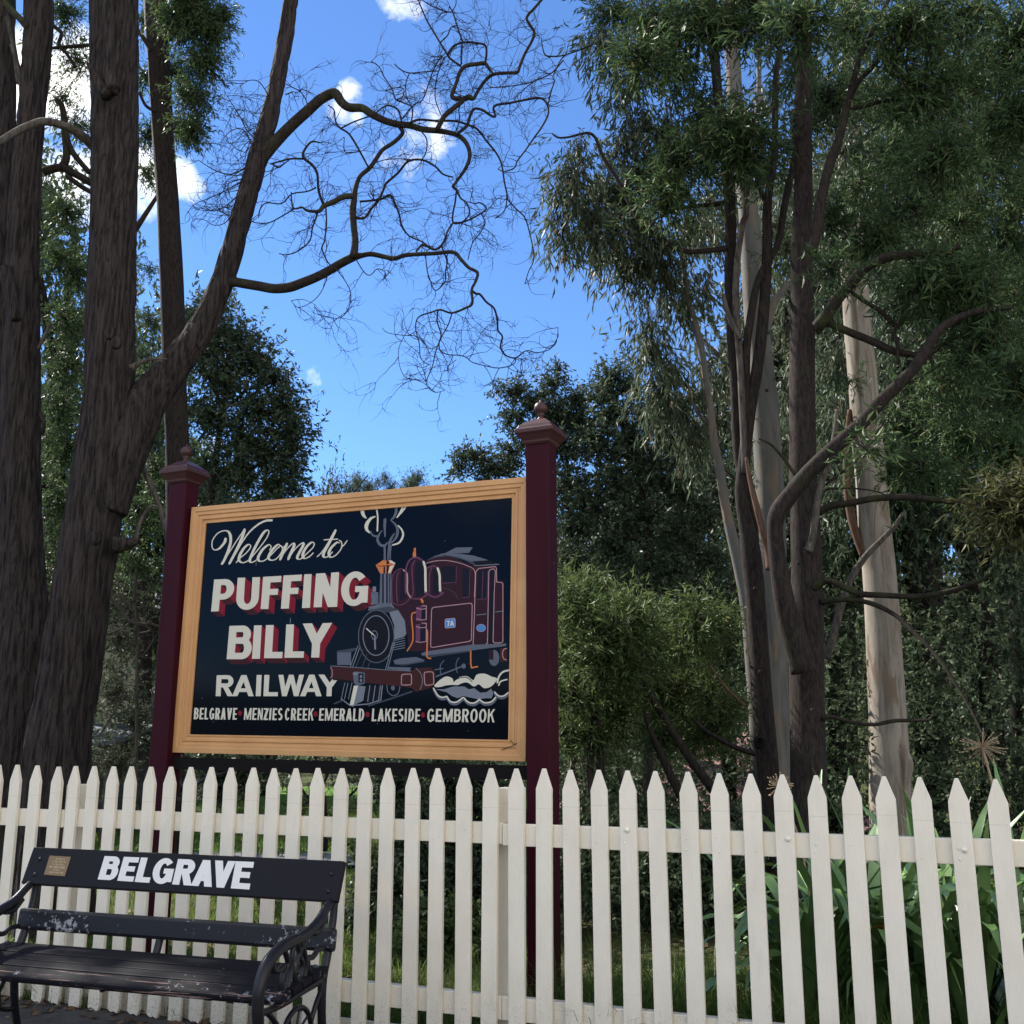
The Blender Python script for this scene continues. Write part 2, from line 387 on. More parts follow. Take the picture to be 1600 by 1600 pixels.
def fen(s, z, back=0.0): return FP-D2*s+N2*back+Vector((0, 0, z))                 # s metres to the right along the fence
def sheet(name, P, m, z, jag=0.0, edge=1, kind='structure'):
    b = MB(); b.add([(p[0], p[1], z) for p in P], [tuple(range(len(P)))]); return tag(b.build(name, m), kind=kind)
edge = []
for i in range(60):
    s = -10+i*.35; edge.append(fen(s, 0, .02+.03*wav(s*3, 1)+.02*math.sin(s*11)))
sheet('pavement', [Vector((-40, 2, 0)), Vector((-40, -60, 0)), Vector((40, -60, 0)), Vector((30, -8, 0))]+edge[::-1], 'asphalt', .035)
sheet('bounce_platform', [Vector((-45, -1.2, 0)), Vector((-45, -60, 0)), Vector((45, -60, 0)), Vector((38, -1.2, 0))], 'bounce_concrete', .043)  # unseen pale slab behind the camera, added to bounce sunlight onto the fence
sheet('path', [Vector((-30, 11.6, 0)), Vector((20, 11.9, 0)), Vector((20, 13.3, 0)), Vector((-30, 13.0, 0))], 'path', .05)
lawn = []
for j in range(12):
    for i in range(30): lawn.append((-16+i*.8, 13.2+j*1.6, 0.03+.04*wav(i*.8, j*1.6)+j*.012))
g = MB(); g.add(lawn, [(j*30+i, j*30+i+1, (j+1)*30+i+1, (j+1)*30+i) for j in range(11) for i in range(29)])
tag(g.build('lawn', 'lawn', smooth=True), kind='structure')
bank = []
for j in range(14):
    for i in range(20):
        x, y = .6+i*.29, 15.5+j*.8; bank.append((x, y, .02+1.75*sstep(0, 9, j*.9)*sstep(0, 1.5, x-.4)*sstep(0, 1.5, 6.4-x)+.1*wav(x*2, y*2)))
g = MB(); g.add(bank, [(j*20+i, j*20+i+1, (j+1)*20+i+1, (j+1)*20+i) for j in range(13) for i in range(19)])
tag(g.build('gravel_bank', 'pink_gravel', smooth=True), kind='structure')

# ------------------------------------------------------------------ picket fence
TOPS = [(-35, 1196), (-3, 1195), (25.8, 1195), (56.8, 1196), (89.5, 1198), (115.8, 1197), (145.8, 1197), (175.5, 1197.5), (204.5, 1197.5), (234.5, 1198), (264.8, 1198), (296.5, 1198.5),
 (327.8, 1198.5), (360, 1199.5), (394, 1199.5), (426, 1200.5), (460, 1200.5), (496, 1200), (531.8, 1200.5), (570, 1200), (605, 1200), (645, 1200), (682.8, 1200.5), (725, 1200),
 (765, 1200.5), (806, 1201), (848, 1201), (890.8, 1203), (935, 1203), (979, 1204), (1024, 1205), (1074, 1206), (1121, 1208), (1171.8, 1209), (1220.8, 1210), (1273, 1211.5),
 (1327, 1212), (1381, 1213), (1437.5, 1214), (1495.5, 1216), (1556, 1217.5), (1618, 1219), (1683, 1220)]
def on_plane(x, y, p0, n):
    r = ray(x, y); o = Vector((0, 0, EYE)); return o+r*((p0-o).dot(n)/r.dot(n))
fence = thing('picket_fence', 'white painted wooden picket fence running across the whole foreground', 'fence', fen(2.2, 0))
AX = (-D2, N2, Vector((0, 0, 1)))
def picket(s, top, bot, w, lean, broken):
    b = MB(); th = .02; hw = w/2; sh = top-.083
    prof = [(-hw, bot), (hw, bot), (hw, sh), (.006, top), (-.006, top), (-hw, sh)]
    if broken: prof = [(-hw, bot+.012), (-hw*.4, bot), (hw*.2, bot+.004), (hw*.75, bot-.003), (hw, bot+.02), (hw, sh), (.006, top), (-.006, top), (-hw, sh)]
    n = len(prof); P = []
    for k in (0, 1):
        for u, z in prof: P.append(fen(s+u+lean*(z-.6), z, -.045+k*th))
    b.add(P, [tuple(range(n)), tuple(range(2*n-1, n-1, -1))]+[(i+n, (i+1) % n+n, (i+1) % n, i) for i in range(n)])
    o = b.build('picket', 'white_paint', fence, bevel=.0016); return o
ss = []
for i, (x, y) in enumerate(TOPS):
    q = on_plane(x, y, FP+N2*-.045, N2); s = (q-FP).dot(-D2); ss.append(s)
    picket(s, q.z, .036+R_.uniform(-.004, .006) if s < 3 else .04, .0705+R_.uniform(-.0015, .0015), R_.uniform(-.006, .006), s < 1.6 and R_.random() < .7)
# nails on some pickets, both rails
for i, s in enumerate(ss):
    for z in (.91, .95, .225, .26):
        if R_.random() < .45:
            b = MB(); c = fen(s+R_.uniform(-.018, .018), z+R_.uniform(-.01, .01), -.046); b.lathe((0, 0, 0), [(.004, 0), (.0035, .0012), (.001, .002)], 8)
            b.v = [tuple(c+(-D2)*v[0]+Vector((0, 0, 1))*v[1]-N2*v[2]) for v in b.v]; b.build('nail', 'white_paint', fence)
for x, y in ((980, 1297), (1231, 1311), (1507, 1328)):   # coach bolts
    c = on_plane(x, y, FP-N2*.046, N2); b = MB(); b.lathe((0, 0, 0), [(.0105, 0), (.0095, .004), (.005, .0075), (.0015, .0085)], 14)
    b.v = [tuple(c+(-D2)*v[0]+Vector((0, 0, 1))*v[1]-N2*v[2]) for v in b.v]; b.build('bolt', 'white_paint', fence, smooth=True)
def rail(s0, s1, z0, z1):
    b = MB(); c = (fen(s0, (z0+z1)/2, 0)+fen(s1, (z0+z1)/2, 0))/2
    b.box(c, (s1-s0, .045, z1-z0), AX); return b.build('rail', 'white_paint', fence, bevel=.003)
rail(-2.2, .108, .886, .974); rail(.110, 2.628, .893, .982); rail(2.631, 7.4, .888, .978)
rail(-2.2, .108, .196, .283); rail(.110, 2.628, .196, .287); rail(2.631, 7.4, .196, .287)
b = MB(); b.box(fen(2.6, .06, .02), (9.6, .02, .12), AX); b.build('plinth_board', 'white_paint', fence)
for s, t in ((-2.48, 1.10), (.108, 1.103), (2.63, 1.126), (5.2, 1.12)):
    b = MB(); b.box(fen(s, t/2, .075), (.1, .1, t), AX); b.build('post', 'white_paint', fence, bevel=.004)

# ------------------------------------------------------------------ lettering: stroke-built capitals
def arc(cx, cy, rx, ry, a0, a1, n=14):
    return [(cx+rx*math.cos(math.radians(a0+(a1-a0)*i/n)), cy+ry*math.sin(math.radians(a0+(a1-a0)*i/n))) for i in range(n+1)]
def band(o, i): return [[o[k], o[k+1], i[k+1], i[k]] for k in range(len(o)-1)]
def rc(x0, y0, x1, y1): return [(x0, y0), (x1, y0), (x1, y1), (x0, y1)]
def bowl(cx, y0, y1, rx, s, t):                       # D-shaped bowl, stem side open at x=0
    cy, ry = (y0+y1)/2, (y1-y0)/2
    o = [(0, y0)]+arc(cx, cy, rx, ry, -90, 90, 16)+[(0, y1)]; i = [(0, y0+t)]+arc(cx, cy, rx-s, ry-t, -90, 90, 16)+[(0, y1-t)]
    return band(o, i)
def glyph(ch, w, s, t):                                # polygons in a box w wide, 1 high; s stem, t bar thickness
    m = .5
    if ch == 'I': return [rc(0, 0, s, 1)]
    if ch == 'L': return [rc(0, 0, s, 1), rc(0, 0, w, t)]
    if ch == 'F': return [rc(0, 0, s, 1), rc(0, 1-t, w, 1), rc(0, .43, w*.88, .43+t)]
    if ch == 'E': return [rc(0, 0, s, 1), rc(0, 1-t, w, 1), rc(0, .41, w*.9, .41+t), rc(0, 0, w, t)]
    if ch == 'P': return [rc(0, 0, s, 1)]+bowl(w-min(w*.5, .33), .36, 1, min(w*.5, .33), s, t)
    if ch == 'R': return [rc(0, 0, s, 1)]+bowl(w*.97-min(w*.48, .3), .42, 1, min(w*.48, .3), s, t)+[[(w*.36, .46), (w-s*1.15, 0), (w, 0), (w*.36+s*1.05, .46)]]
    if ch == 'B': return [rc(0, 0, s, 1)]+bowl(w*.94-.27*min(1, w/.6), .46, 1, .27*min(1, w/.6), s, t)+bowl(w-.3*min(1, w/.6), 0, .46+t, .3*min(1, w/.6), s, t)
    if ch == 'D': return [rc(0, 0, s, 1)]+bowl(w-min(w*.62, .5), 0, 1, min(w*.62, .5), s, t)
    if ch == 'O': return band(arc(w/2, .5, w/2, .515, 0, 360, 32), arc(w/2, .5, w/2-s, .515-t, 0, 360, 32))
    if ch == 'C': return band(arc(w/2, .5, w/2, .515, 40, 320, 26), arc(w/2, .5, w/2-s, .515-t, 40, 320, 26))
    if ch == 'G': return band(arc(w/2, .5, w/2, .515, 42, 345, 28), arc(w/2, .5, w/2-s, .515-t, 42, 345, 28))+[rc(w*.52, .40, w, .40+t*.95), rc(w-s, .08, w, .42)]
    if ch == 'U': return [rc(0, .34, s, 1), rc(w-s, .34, w, 1)]+band(arc(w/2, .36, w/2, .375, 180, 360, 18), arc(w/2, .36, w/2-s, .375-t, 180, 360, 18))
    if ch == 'N': return [rc(0, 0, s, 1), rc(w-s, 0, w, 1), [(0, 1), (w-s*1.15, 0), (w, 0), (s*1.15, 1)]]
    if ch == 'M': return [rc(0, 0, s, 1), rc(w-s, 0, w, 1), [(0, 1), (w/2-s*.5, 0.02), (w/2+s*.5, 0.02), (s*1.2, 1)], [(w, 1), (w-s*1.2, 1), (w/2-s*.5, .02), (w/2+s*.5, .02)]]
    if ch == 'A': return [[(0, 0), (s*1.08, 0), (w/2+s*.52, 1), (w/2-s*.52, 1)], [(w-s*1.08, 0), (w, 0), (w/2+s*.52, 1), (w/2-s*.52, 1)], rc(w*.22, .2, w*.78, .2+t*.9)]
    if ch == 'V': return [[(w/2-s*.52, 0), (w/2+s*.52, 0), (s*1.08, 1), (0, 1)], [(w/2-s*.52, 0), (w/2+s*.52, 0), (w, 1), (w-s*1.08, 1)]]
    if ch == 'Y': return [rc(w/2-s/2, 0, w/2+s/2, .46), [(w/2-s*.5, .40), (w/2+s*.5, .46), (s*1.15, 1), (0, 1)], [(w/2-s*.5, .46), (w/2+s*.5, .40), (w, 1), (w-s*1.15, 1)]]
    if ch == 'W': 
        a, c = w*.27, w*.73; q = s*.46
        return [[(a-q, 0), (a+q, 0), (s*.98, 1), (0, 1)], [(a-q, 0), (a+q, 0), (w/2+q, 1), (w/2-q, 1)], [(c-q, 0), (c+q, 0), (w/2+q, 1), (w/2-q, 1)], [(c-q, 0), (c+q, 0), (w, 1), (w-s*.98, 1)]]
    if ch == 'K': return [rc(0, 0, s, 1), [(s*.8, .32), (s*.8, .58), (w-s*1.2, 1), (w, 1)], [(w*.38, .58), (w-s*1.2, 0), (w, 0), (w*.38+s*.75, .7)]]
    if ch == 'Z': return [rc(0, 1-t, w, 1), rc(0, 0, w, t), [(0, t*.6), (s*1.25, t*.6), (w, 1-t*.6), (w-s*1.25, 1-t*.6)]]
    if ch == '7': return [rc(0, 1-t, w, 1), [(w*.25, 0), (w*.25+s, 0), (w, 1-t*.6), (w-s, 1-t*.6)]]
    if ch == 'S':
        c1, c2 = .5+(.5-t/2)/2+.005, .5-(.5-t/2)/2-.005; ry = (.5+t/2)/2+.004
        return band(arc(w/2, c1, w/2, ry, 35, 270, 20), arc(w/2, c1, w/2-s, ry-t, 35, 270, 20))+band(arc(w/2, c2, w/2, ry, 90, -145, 20), arc(w/2, c2, w/2-s, ry-t, 90, -145, 20))
    return []
def ccw(p):
    a = sum(p[i][0]*p[(i+1) % len(p)][1]-p[(i+1) % len(p)][0]*p[i][1] for i in range(len(p)))
    return p if a > 0 else p[::-1]
def union(polys):
    vs, fs = [], []
    for p in polys:
        p = ccw(list(p)); k = len(vs); vs += [Vector(q) for q in p]; fs.append(list(range(k, k+len(p))))
    v, e, f, ov, oe, of = geometry.delaunay_2d_cdt(vs, [], fs, 1, 1e-5)
    return [tuple(q) for q in v], [tuple(t) for t, o in zip(f, of) if len(o) > 0]
def quadmap(q):                                        # unit box -> quad TL, TR, BR, BL
    (a, b), (c, d), (e, f), (g_, h_) = q
    return lambda u, v: ((g_*(1-u)+e*u)*(1-v)+(a*(1-u)+c*u)*v, (h_*(1-u)+f*u)*(1-v)+(b*(1-u)+d*u)*v)
def stroke(pts, w, taper=None, cls=False):             # thick line as polygons; w number or list
    out = []; n = len(pts); W = w if isinstance(w, (list, tuple)) else [w]*n
    for i in range(n-1):
        (x0, y0), (x1, y1) = pts[i], pts[i+1]; L = math.hypot(x1-x0, y1-y0)
        if L < 1e-6: continue
        nx_, ny_ = -(y1-y0)/L, (x1-x0)/L; a, c = W[i]/2, W[i+1]/2
        out.append([(x0+nx_*a, y0+ny_*a), (x0-nx_*a, y0-ny_*a), (x1-nx_*c, y1-ny_*c), (x1+nx_*c, y1+ny_*c)])
    for i in range(n):
        r = W[i]/2*.98; out.append([(pts[i][0]+r*math.cos(k*math.pi/4+.3), pts[i][1]+r*math.sin(k*math.pi/4+.3)) for k in range(8)])
    return out

# ------------------------------------------------------------------ the station sign
SR = ray(822, 1164)*(5.5/ray(822, 1164).y)+Vector((0, 0, EYE)); SR.z = 0          # foot line of right post's near corner
SN = -N2.copy()                                                                    # faces the camera
sign = thing('station_sign', 'large black welcome sign board in a tan frame between two maroon posts with ball caps', 'sign', SR)
def sgn(s, z, out=0.0): return SR+D2*s+Vector((0, 0, z))+SN*out                     # s metres left of the right post
PF = -.045                                                                          # frame front sits behind the post fronts
def sp(x, y, out): return on_plane(x, y, SR+SN*out, SN)
TILT = .017
UA = (-D2-Vector((0, 0, TILT))).normalized(); VA = UA.cross(SN); VA = VA if VA.z > 0 else -VA
FO = sp(821, 1190, PF)                                                              # lower right outer corner
FW, FH = 2.318, 1.512
def fr(u, v, out=0): return FO-UA*u+VA*v+SN*out                                     # u left, v up from there
# moulded frame: four mitred lengths
prof = [(0, .0, -.04), (0, .0, .0), (.030, .0, .0), (.033, .0, -.006), (.052, .0, -.006), (.056, .0, -.0145), (.066, .0, -.0145), (.070, .0, -.009), (.082, .0, -.009), (.086, .0, -.020), (.095, .0, -.020), (.099, .0, -.016), (.107, 0, -.016), (.109, 0, -.032)]
def frame_piece(c0, c1, inw):                                                       # corners and inward direction, mitred at 45 degrees
    b = MB(); d = (c1-c0).normalized(); P = []
    for end, c, sg in ((0, c0, 1), (1, c1, -1)):
        for w_, _, z_ in prof: P.append(c+inw*w_+d*(w_+.0004)*sg+SN*z_)
    n = len(prof); b.add(P, [(i, i+1, i+1+n, i+n) for i in range(n-1)]+[tuple(range(n-1, -1, -1)), tuple(range(n, 2*n))])
    return b.build('frame_moulding', 'tan_paint', sign, bevel=.0012)
cBR, cBL, cTL, cTR = fr(0, 0), fr(FW, 0), fr(FW, FH), fr(0, FH)
frame_piece(cBR, cBL, VA); frame_piece(cTL, cTR, -VA); frame_piece(cBL, cTL, UA); frame_piece(cTR, cBR, -UA)
b = MB(); q = [fr(.104, .104, -.026), fr(FW-.104, .104, -.026), fr(FW-.104, FH-.104, -.026), fr(.104, FH-.104, -.026)]
q2 = [p-SN*.012 for p in q]; b.add(q+q2, [(0, 1, 2, 3), (7, 6, 5, 4), (0, 4, 5, 1), (1, 5, 6, 2), (2, 6, 7, 3), (3, 7, 4, 0)]); board = b.build('board', 'panel_black', sign)
# crack in the lower right corner of the frame
b = MB()
for pl in ([(781, 1173.5), (790, 1169), (797, 1167), (803, 1163.5), (801, 1160), (798, 1157)], [(803, 1163.5), (808, 1161), (811, 1158)]):
    b.tube([sp(x, y, PF-.0095) for x, y in catmull(pl, 2)], [.0022]*(2*(len(pl)-1)+1), 4)
b.build('crack', 'hole', sign)
PB = PF-.026
def ink(name, items, m, layer, label=None, extr=None):                              # items: polygons in photo pixels, laid flat on the board
    v, f = union(items); out = PB+.0006+layer*.00004
    b = MB(); b.add([sp(x, -y, out) for x, y in v], f)
    o = b.build(name, m, board)
    if label: o['label'] = label
    return o
def fl(polys): return [[(x, -y) for x, y in p] for p in polys]
def word_polys(letters, wmul=1.0, s=.26, t=.2):
    out = []
    for ch, q in letters:
        mp = quadmap(q); wpx = math.hypot(q[2][0]-q[3][0], q[2][1]-q[3][1]); hpx = math.hypot(q[0][0]-q[3][0], q[0][1]-q[3][1]); w = wpx/hpx
        k = .78 if (w < .62 and ch in 'NMK') or (w < .7 and ch == 'M') else 1
        out.append([[mp(u/w, v_) for u, v_ in p] for p in glyph(ch, w, s*k, t)])
    return out
def K1(*a): return [(290+x*.19375, 780+y*.19375) for x, y in a]
puff = [('P', K1((230, 648), (398, 640), (378, 900), (205, 906))), ('U', K1((420, 634), (600, 628), (585, 885), (402, 892))), ('F', K1((625, 626), (773, 618), (752, 885), (605, 886))),
 ('F', K1((790, 615), (938, 608), (915, 880), (768, 883))), ('I', K1((957, 606), (1013, 604), (1000, 876), (938, 878))), ('N', K1((1052, 600), (1238, 588), (1222, 868), (1032, 872))), ('G', K1((1262, 590), (1480, 582), (1465, 855), (1246, 860)))]
bill = [('B', [(358.5, 978), (395, 977), (392.5, 1030), (354, 1030)]), ('I', [(397, 977.2), (408.5, 977), (405.6, 1029.4), (393.7, 1029.4)]), ('L', [(415.6, 976.7), (444, 976.5), (441, 1028.4), (412.5, 1028.4)]),
 ('L', [(447.3, 975.7), (477, 975.5), (474.4, 1027.7), (444.4, 1027.7)]), ('Y', [(473, 974.3), (519, 973.2), (515, 1027.3), (470, 1027.5)])]
def blockword(name, letters, dx, dy, s, t):
    face, side, under = [], MB(), None
    b = MB(); L0 = PB+.0008; L1 = PB+.0030
    for polys in word_polys(letters, s=s, t=t):
        v, f = union(fl(polys)); face.append((v, f))
        cnt = {}
        for tri in f:
            for i in range(len(tri)):
                a, c = tri[i], tri[(i+1) % len(tri)]; cnt.setdefault((min(a, c), max(a, c)), []).append((a, c))
        for k, es in cnt.items():
            if len(es) != 1: continue
            a, c = es[0]; (x0, y0), (x1, y1) = v[a], v[c]; nx_, ny_ = (y1-y0), -(x1-x0); l = math.hypot(nx_, ny_)
            if l < 1e-7: continue
            nx_, ny_ = nx_/l, ny_/l
            if nx_*dx+ny_*(-dy) <= .01: continue
            b.cur = 0 if nx_ > .55 else 1
            b.add([sp(x0, -y0, L1), sp(x1, -y1, L1), sp(x1+dx, -(y1-dy), L0), sp(x0+dx, -(y0-dy), L0)], [(0, 3, 2, 1)])
    b.build('letter_shadow', ['print_red', 'print_maroon'], board)
    b = MB()
    for v, f in face: b.add([sp(x, -y, L1+.0001) for x, y in v], f)
    o = b.build('lettering', 'print_cream', board); o['label'] = name; return o
blockword('cream block capitals PUFFING with red shaded sides', puff, 9.0, 8.0, .24, .185)
blockword('cream block capitals BILLY with red shaded sides', bill, 8.0, 8.0, .235, .19)
Rw = [('R', 337, 364.5), ('A', 362.5, 396.5), ('I', 399.5, 407), ('L', 411.5, 434), ('W', 433.5, 473.5), ('A', 468.7, 502.5), ('Y', 496, 532)]
bits = [p for L in word_polys([(c, [(a+1.6, 1055-(a-337)*.006), (b_+1.6, 1055-(b_-337)*.006), (b_, 1087.8), (a, 1087.8)]) for c, a, b_ in Rw], s=.235, t=.19) for p in L]
ink('lettering', fl(bits), 'print_cream', 30, 'cream capitals RAILWAY')
WD = {'I': .22, 'M': .72, 'W': .8, 'L': .42, 'E': .44, 'F': .44, 'S': .47, 'Z': .46, 'A': .55, 'V': .54, 'G': .53, 'C': .5, 'O': .55, 'K': .52}
def lineword(txt, x0, x1, s=.155, t=.135):
    ws = [WD.get(c, .5) for c in txt]; gap = .105; tot = sum(ws)+gap*(len(txt)-1); k = (x1-x0)/tot; x = x0; out = []
    for c, w in zip(txt, ws):
        a, b_ = x, x+w*k; x += (w+gap)*k
        ty = 1106+(a-302)*.0042; by = 1123.8+(a-302)*.0108
        out.append((c, [(a+1.2, ty), (b_+1.2, ty+.05), (b_, by+.05), (a, by)]))
    return [p for L in word_polys(out, s=s, t=t) for p in L]
for txt, x0, x1 in (('BELGRAVE', 302.6, 369.6), ('MENZIES', 381, 441), ('CREEK', 444.6, 489.6), ('EMERALD', 498.2, 568.4), ('LAKESIDE', 580.6, 656), ('GEMBROOK', 667, 772.6)):
    ink('lettering', fl(lineword(txt, x0, x1)), 'print_cream', 30, 'small cream capitals '+txt)
for x, y in ((374.9, 1114.3), (493, 1115.6), (574.2, 1116.6), (660.8, 1117.2)):
    ink('dot', fl([arc(x, y, 3.3, 4.1, 0, 350, 14)]), 'print_red', 30)
# brush script: Welcome to
SC = [[(322, 318), (318, 340), (300, 368), (265, 402), (232, 408), (214, 385), (218, 330), (258, 276), (308, 254), (345, 262), (362, 298), (362, 350), (342, 420), (312, 490), (292, 522)],
 [(292, 520), (350, 432), (412, 335), (476, 242)], [(476, 244), (455, 310), (405, 420), (353, 520)], [(355, 515), (402, 440), (452, 352), (512, 268), (582, 206), (645, 174), (694, 170)],
 [(408, 512), (435, 478), (482, 440), (518, 398), (524, 374), (505, 366), (470, 396), (436, 455), (432, 495), (462, 512), (500, 498), (530, 470), (585, 405), (650, 318), (672, 264), (655, 250), (618, 285), (562, 385), (524, 470), (518, 502), (540, 508), (575, 488)],
 [(678, 410), (690, 382), (668, 368), (620, 408), (585, 470), (598, 500), (640, 492), (690, 448), (735, 400), (762, 378), (745, 366), (700, 408), (668, 468), (690, 492), (735, 478), (775, 425), (780, 388), (758, 370)],
 [(775, 392), (800, 380), (818, 358)], [(818, 358), (790, 420), (762, 486)], [(764, 480), (810, 410), (862, 358), (876, 372), (850, 430), (828, 484)], [(830, 480), (880, 405), (938, 354), (950, 368), (920, 425), (900, 470), (920, 484), (960, 462)],
 [(935, 475), (985, 432), (1030, 385), (1036, 354), (1012, 350), (970, 392), (944, 450), (960, 478), (1000, 462), (1030, 432)],
 [(1060, 465), (1100, 425), (1150, 350), (1200, 258), (1212, 250)], [(1208, 254), (1160, 350), (1112, 440), (1120, 468), (1150, 460), (1185, 425)], [(1115, 328), (1170, 324), (1228, 322)],
 [(1240, 352), (1218, 350), (1172, 395), (1155, 440), (1172, 468), (1215, 448), (1258, 392), (1256, 345), (1238, 332)], [(1256, 385), (1280, 366), (1302, 334)]]
polys = []
for st in SC:
    P = catmull(K1(*st), 5); W = []
    for i in range(len(P)):
        a, c = P[max(i-1, 0)], P[min(i+1, len(P)-1)]; L = math.hypot(c[0]-a[0], c[1]-a[1]) or 1
        dn = (c[1]-a[1])/L; W.append((1.7+2.6*max(0, dn)**1.3)*(.8 if i in (0, len(P)-1) else 1))
    if st[0] == (355, 515): W = [1.9+1.9*(i/len(P))**2 for i in range(len(P))]
    polys += stroke(P, W)
ink('lettering', fl(polys), 'print_cream', 30, 'cream brush script Welcome to')
# drips and specks
for q in (stroke([(400.5, 874), (400, 884)], .7), stroke([(454, 966), (453.5, 974)], 1.0)): ink('drip', fl(q), 'print_steel', 31)
for x, y in ((393, 811), (325, 813), (316, 1091), (333.5, 1128), (590, 1131), (695, 845), (731, 1142)): ink('speck', fl([arc(x, y, .7, .7, 0, 300, 5)]), 'print_steel', 31)

# ---- painted tank engine, in the order it was painted
def K2(*a): return [(500+x/4, 740+y/4) for x, y in a]
def K5(*a): return [(640+x*.1375, 840+y*.1375) for x, y in a]
def K4(*a): return [(560+x*.11254, 780+y*.11254) for x, y in a]
def K3(*a): return [(540+x*.175, 1000+y*.175) for x, y in a]
lay = [0]; eng = []
def P_(m, *polys): eng.append((m, [list(p) for p in polys]))
def S_(m, pts, w, smooth=True): eng.append((m, stroke(catmull(pts, 4) if smooth else pts, w)))
def ell(c, rx, ry, n=28): return arc(c[0], c[1], rx, ry, 0, 360*(1-1/n), n-1)
# body
P_('print_body', K2((450, 640), (500, 600), (545, 640), (560, 560), (600, 525), (640, 545), (660, 600), (700, 570), (660, 545), (760, 505), (850, 530), (960, 580), (1105, 575), (1110, 670), (1150, 680), (1150, 1060), (960, 1090), (690, 1110), (560, 1110), (540, 960), (500, 870), (440, 820)))
P_('print_window', K2((755, 580), (853, 580), (853, 680), (768, 680)), K2((890, 588), (940, 598), (930, 775), (890, 775)))
P_('print_window', K2((1062, 598), (1100, 598), (1085, 1060), (1050, 1065)), K2((985, 605), (1050, 598), (1046, 780), (980, 788)))
for ln in (K2((853, 582), (850, 680), (768, 684)), K2((938, 598), (932, 772), (890, 775))): S_('print_purple', ln, .9, False)
for ln in (K5((834, 390), (822, 700), (768, 702)), K5((888, 385), (880, 695), (835, 700))): S_('print_purple', ln, .9, False)
# roof
P_('print_darkgrey', K2((660, 545), (720, 512), (800, 497), (880, 500), (950, 515), (1060, 545), (1125, 568), (1100, 572), (970, 578), (900, 540), (800, 515), (720, 525)))
P_('print_grey', K2((700, 524), (760, 500), (800, 495), (880, 502), (960, 512), (1050, 540), (940, 548), (860, 520), (780, 508)), K2((780, 498), (850, 462), (955, 460), (930, 496)))
P_('print_black', K2((955, 550), (1060, 542), (1105, 562), (975, 572))); S_('print_steel', K2((965, 576), (1040, 572), (1122, 567)), .9, False)
S_('print_darkgrey', K5((370, 570), (450, 590), (520, 640), (555, 710)), .8)
# cream lining
S_('print_pink', K2((665, 560), (720, 546), (790, 543), (870, 558), (930, 580), (962, 600), (970, 640), (965, 770)), 1.1)
def rrect(p, w, r=4, m='print_pink'):
    out = []; n = len(p)
    for i in range(n):
        a, b_, c = p[i-1], p[i], p[(i+1) % n]
        for q, k in ((a, 1), (c, 0)):
            L = math.hypot(q[0]-b_[0], q[1]-b_[1]); pt = (b_[0]+(q[0]-b_[0])*r/L, b_[1]+(q[1]-b_[1])*r/L)
            out.append(pt)
            if k: out.append((b_[0]*.6+b_[0]*.0+(pt[0]*.2+((c[0]-b_[0])*r/math.hypot(c[0]-b_[0], c[1]-b_[1])+b_[0])*.2), b_[1]*.6+pt[1]*.2+((c[1]-b_[1])*r/math.hypot(c[0]-b_[0], c[1]-b_[1])+b_[1])*.2))
    S_(m, out+[out[0]], w, False)
rrect(K5((250, 795), (712, 742), (702, 1175), (238, 1252)), 1.25, 4.5)
rrect(K5((755, 350), (990, 325), (990, 330), (757, 352)), .01, 1)
S_('print_pink', K5((722, 1210), (735, 900), (752, 390), (785, 350), (975, 330), (988, 350), (988, 505), (1050, 510), (1060, 530), (1060, 1180), (1040, 1195), (965, 1198), (948, 1180), (962, 620), (975, 380), (955, 355), (915, 362), (900, 390), (885, 1195), (865, 1215), (740, 1232), (722, 1210)), 1.2, False)
for ln in (K5((762, 880), (870, 868)), K5((978, 845), (1070, 832))): S_('print_steel', ln, 1.1, False)
S_('print_window', K5((1003, 485), (1095, 485), (1070, 510)), .9, False)
# number plate 7A and builder's plate
P_('print_pink', K5((412, 922), (510, 912), (522, 930), (522, 1015), (510, 1024), (412, 1032), (400, 1018), (400, 935))); P_('print_blue', K5((416, 930), (506, 920), (514, 934), (514, 1012), (505, 1017), (416, 1024), (408, 1014), (408, 940)))
eng.append(('print_cream', [[(x, y) for x, y in p] for L in word_polys([('7', K5((420, 950), (455, 946), (455, 1004), (422, 1008))), ('A', K5((458, 946), (504, 942), (506, 1000), (460, 1004)))], s=.2, t=.17) for p in L]))
P_('print_pink', ell(K5((812, 1027))[0], 7.4, 6.1)); P_('print_blue', ell(K5((812, 1027))[0], 6.6, 5.3)); S_('print_steel', K5((785, 1028), (812, 1022), (840, 1028)), .8)
# running board, steps
P_('print_grey', K2((630, 1125), (660, 1112), (940, 1070), (1165, 1062), (1160, 1078), (945, 1105), (690, 1135), (640, 1138))); P_('print_darkgrey', K2((640, 1140), (690, 1138), (945, 1106), (945, 1112), (690, 1148)))
P_('print_grey', K2((458, 1168), (500, 1155), (600, 1146), (655, 1165), (620, 1180), (510, 1192), (470, 1192)), K2((425, 1208), (570, 1212), (560, 1232), (425, 1222)))
P_('print_darkgrey', K2((470, 1193), (512, 1194), (655, 1168), (650, 1178), (520, 1200)))
P_('print_grey', ell(K2((1088, 1152))[0], 8.2, 12.5)); P_('print_body', K2((1055, 1105), (1084, 1105), (1084, 1168), (1055, 1170))); P_('print_beam', K2((1125, 1092), (1170, 1088), (1170, 1175), (1125, 1178)))
S_('print_pink', K2((1166, 1092), (1148, 1098), (1141, 1118), (1141, 1140), (1150, 1160), (1166, 1163)), 1.3, False); S_('print_steel', K2((1058, 1166), (1080, 1166)), .9, False)
